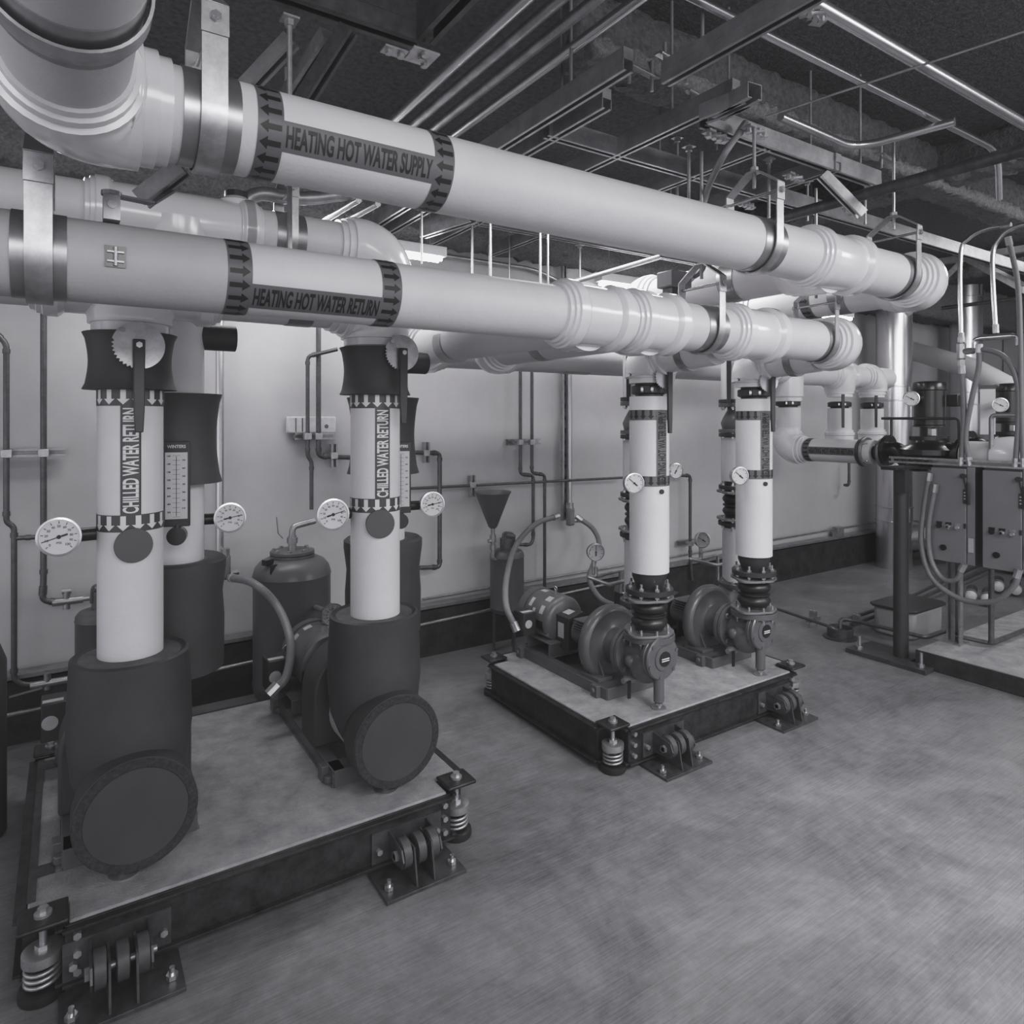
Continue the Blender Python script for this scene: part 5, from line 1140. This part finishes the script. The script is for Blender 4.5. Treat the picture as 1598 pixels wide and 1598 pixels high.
for lab, u, v in (('zinc pipe stand on floor left of the drain', 1269, 978), ('zinc pipe stand on floor right of the drain', 1337, 985)):
    c = at(u, v, Z=.0); t = thing('pipe_stand', lab, 'pipe stand', c); q = B()
    for dx in (-.05, .05): q.cyl(c+V((dx, 0, 0)), c+V((dx, 0, .09)), .004, n=8)
    q.beam(c+V((-.07, 0, .06)), c+V((.07, 0, .06)), .035, .03); q.o('stand_frame', STEELD, t); B().box(c+V((0, 0, .1)), (.03, .05, .05)).cyl(c+V((0, 0, .12)), c+V((0, 0, .145)), .007, n=8).o('pipe_clamp', STEEL, t)
c = at(1311, 995, Z=0); t = thing('floor_drain', 'dark round hub drain with pipes dropping into it', 'drain', c)
B().lathe(c, UPZ, [(0, .115), (.008, .115), (.012, .088), (.075, .088), (.078, .08), (.05, .078)], 36).o('drain_hub', CHAN2, t)
c = V((5.32, 2.62, 0)); t = thing('plastic_tub', 'cloudy plastic tub with dark lid behind the steel column', 'tub', c)
q = B(); q.prism([(-.2, -.15), (.2, -.15), (.24, -.11), (.24, .11), (.2, .15), (-.2, .15), (-.24, .11), (-.24, -.11)], c, (1, 0, 0), (0, 1, 0), .2); q.o('tub_body', PLAST, t, bevel=.02)
q = B(); q.prism([(-.22, -.17), (.22, -.17), (.26, -.13), (.26, .13), (.22, .17), (-.22, .17), (-.26, .13), (-.26, -.13)], c+V((0, 0, .2)), (1, 0, 0), (0, 1, 0), .02); q.o('tub_lid', PAINTD, t, bevel=.006)
for k, (u, v) in enumerate(((1515, 930), (1540, 935), (1558, 915), (1585, 920))):
    c = at(u, v, Z=.06); t = thing('capped_pipe', ['white capped pipe piece on floor, leftmost of four', 'white capped pipe piece on floor, second of four', 'white capped pipe piece on floor, third of four', 'white capped pipe piece on floor, rightmost of four'][k], 'pipe', V((c.x, c.y, 0)))
    d = V((.8, .3, 0)).normalized(); B().cyl(c-d*.02, c+d*.3, 0.042, n=24).o('pipe_run', CHAN2, t); B().lathe(c-d*.06, d, [(0, .025), (.01, .04), (.06, .047), (.061, .042)], 24).o('end_cap', CARD, t)
    B().lathe(c+d*.06, d, [(0, .043), (0, .048), (.02, .048), (.02, .043)], 24).o('clamp_ring', STEEL, t)
# ================================================================== CAMERA, LIGHT
cam = bpy.data.cameras.new('camera'); co = bpy.data.objects.new('camera', cam); COL.objects.link(co)
co.location = (0, 0, CAMZ); co.rotation_euler = (PI/2, 0, -YAW); cam.sensor_width = 36; cam.lens = 36*F/1598
cam.shift_y = -(799-HY)/1598; cam.clip_start = .02; SC.camera = co
w = bpy.data.worlds.new('world'); SC.world = w; w.use_nodes = True
w.node_tree.nodes['Background'].inputs['Color'].default_value = (.95, .95, 1, 1); w.node_tree.nodes['Background'].inputs['Strength'].default_value = .8
def area(name, loc, size, energy, target=None, sy=None):
    l = bpy.data.lights.new(name, 'AREA'); l.energy = energy; l.shape = 'RECTANGLE'; l.size = size; l.size_y = sy or size
    o = bpy.data.objects.new(name, l); COL.objects.link(o); o.location = loc
    if target: o.rotation_euler = (V(target)-V(loc)).to_track_quat('-Z', 'Y').to_euler()
    return o
area('ceiling_lamp_front', (.3, -1.8, 3.1), 3.0, 75, (1.4, 2.6, .9), 1.6)
area('ceiling_lamp_right', (4.6, -.9, 3.2), 3.0, 95, (4.2, 2.8, .6), 1.4)
fl_ = area('floor_fill_light', (2.3, -.9, 2.9), 1.4, 15, (2.7, 1.2, 0), .5); fl_.data.spread = math.radians(75)  # added fill light behind the camera, unseen, to brighten the floor
area('ceiling_lamp_middle', (2.6, 2.72, 2.66), 1.6, 14, (2.6, 3.0, 0), .25)
area('ceiling_lamp_back', (.6, 3.5, 2.66), 1.4, 10, (.6, 3.4, 0), .2)
area('ceiling_lamp_far', (7.0, 2.0, 3.2), 2.0, 50, (7.0, 2.6, 0), 1.0)
SC.view_settings.view_transform = 'Standard'; SC.view_settings.look = 'None'; SC.view_settings.exposure = .56; SC.view_settings.gamma = 1
SC.view_settings.use_curve_mapping = True
cm = SC.view_settings.curve_mapping; cu = cm.curves[3]
cm.use_clip = False; cm.extend = 'HORIZONTAL'
pts = [(0, .0055), (.05, .047), (.15, .152), (.35, .345), (.62, .50), (1.0, .62)]
cu.points[0].location = pts[0]; cu.points[1].location = pts[-1]
for q in pts[1:-1]: cu.points.new(*q)
cm.update()
SC.cycles.use_denoising = True
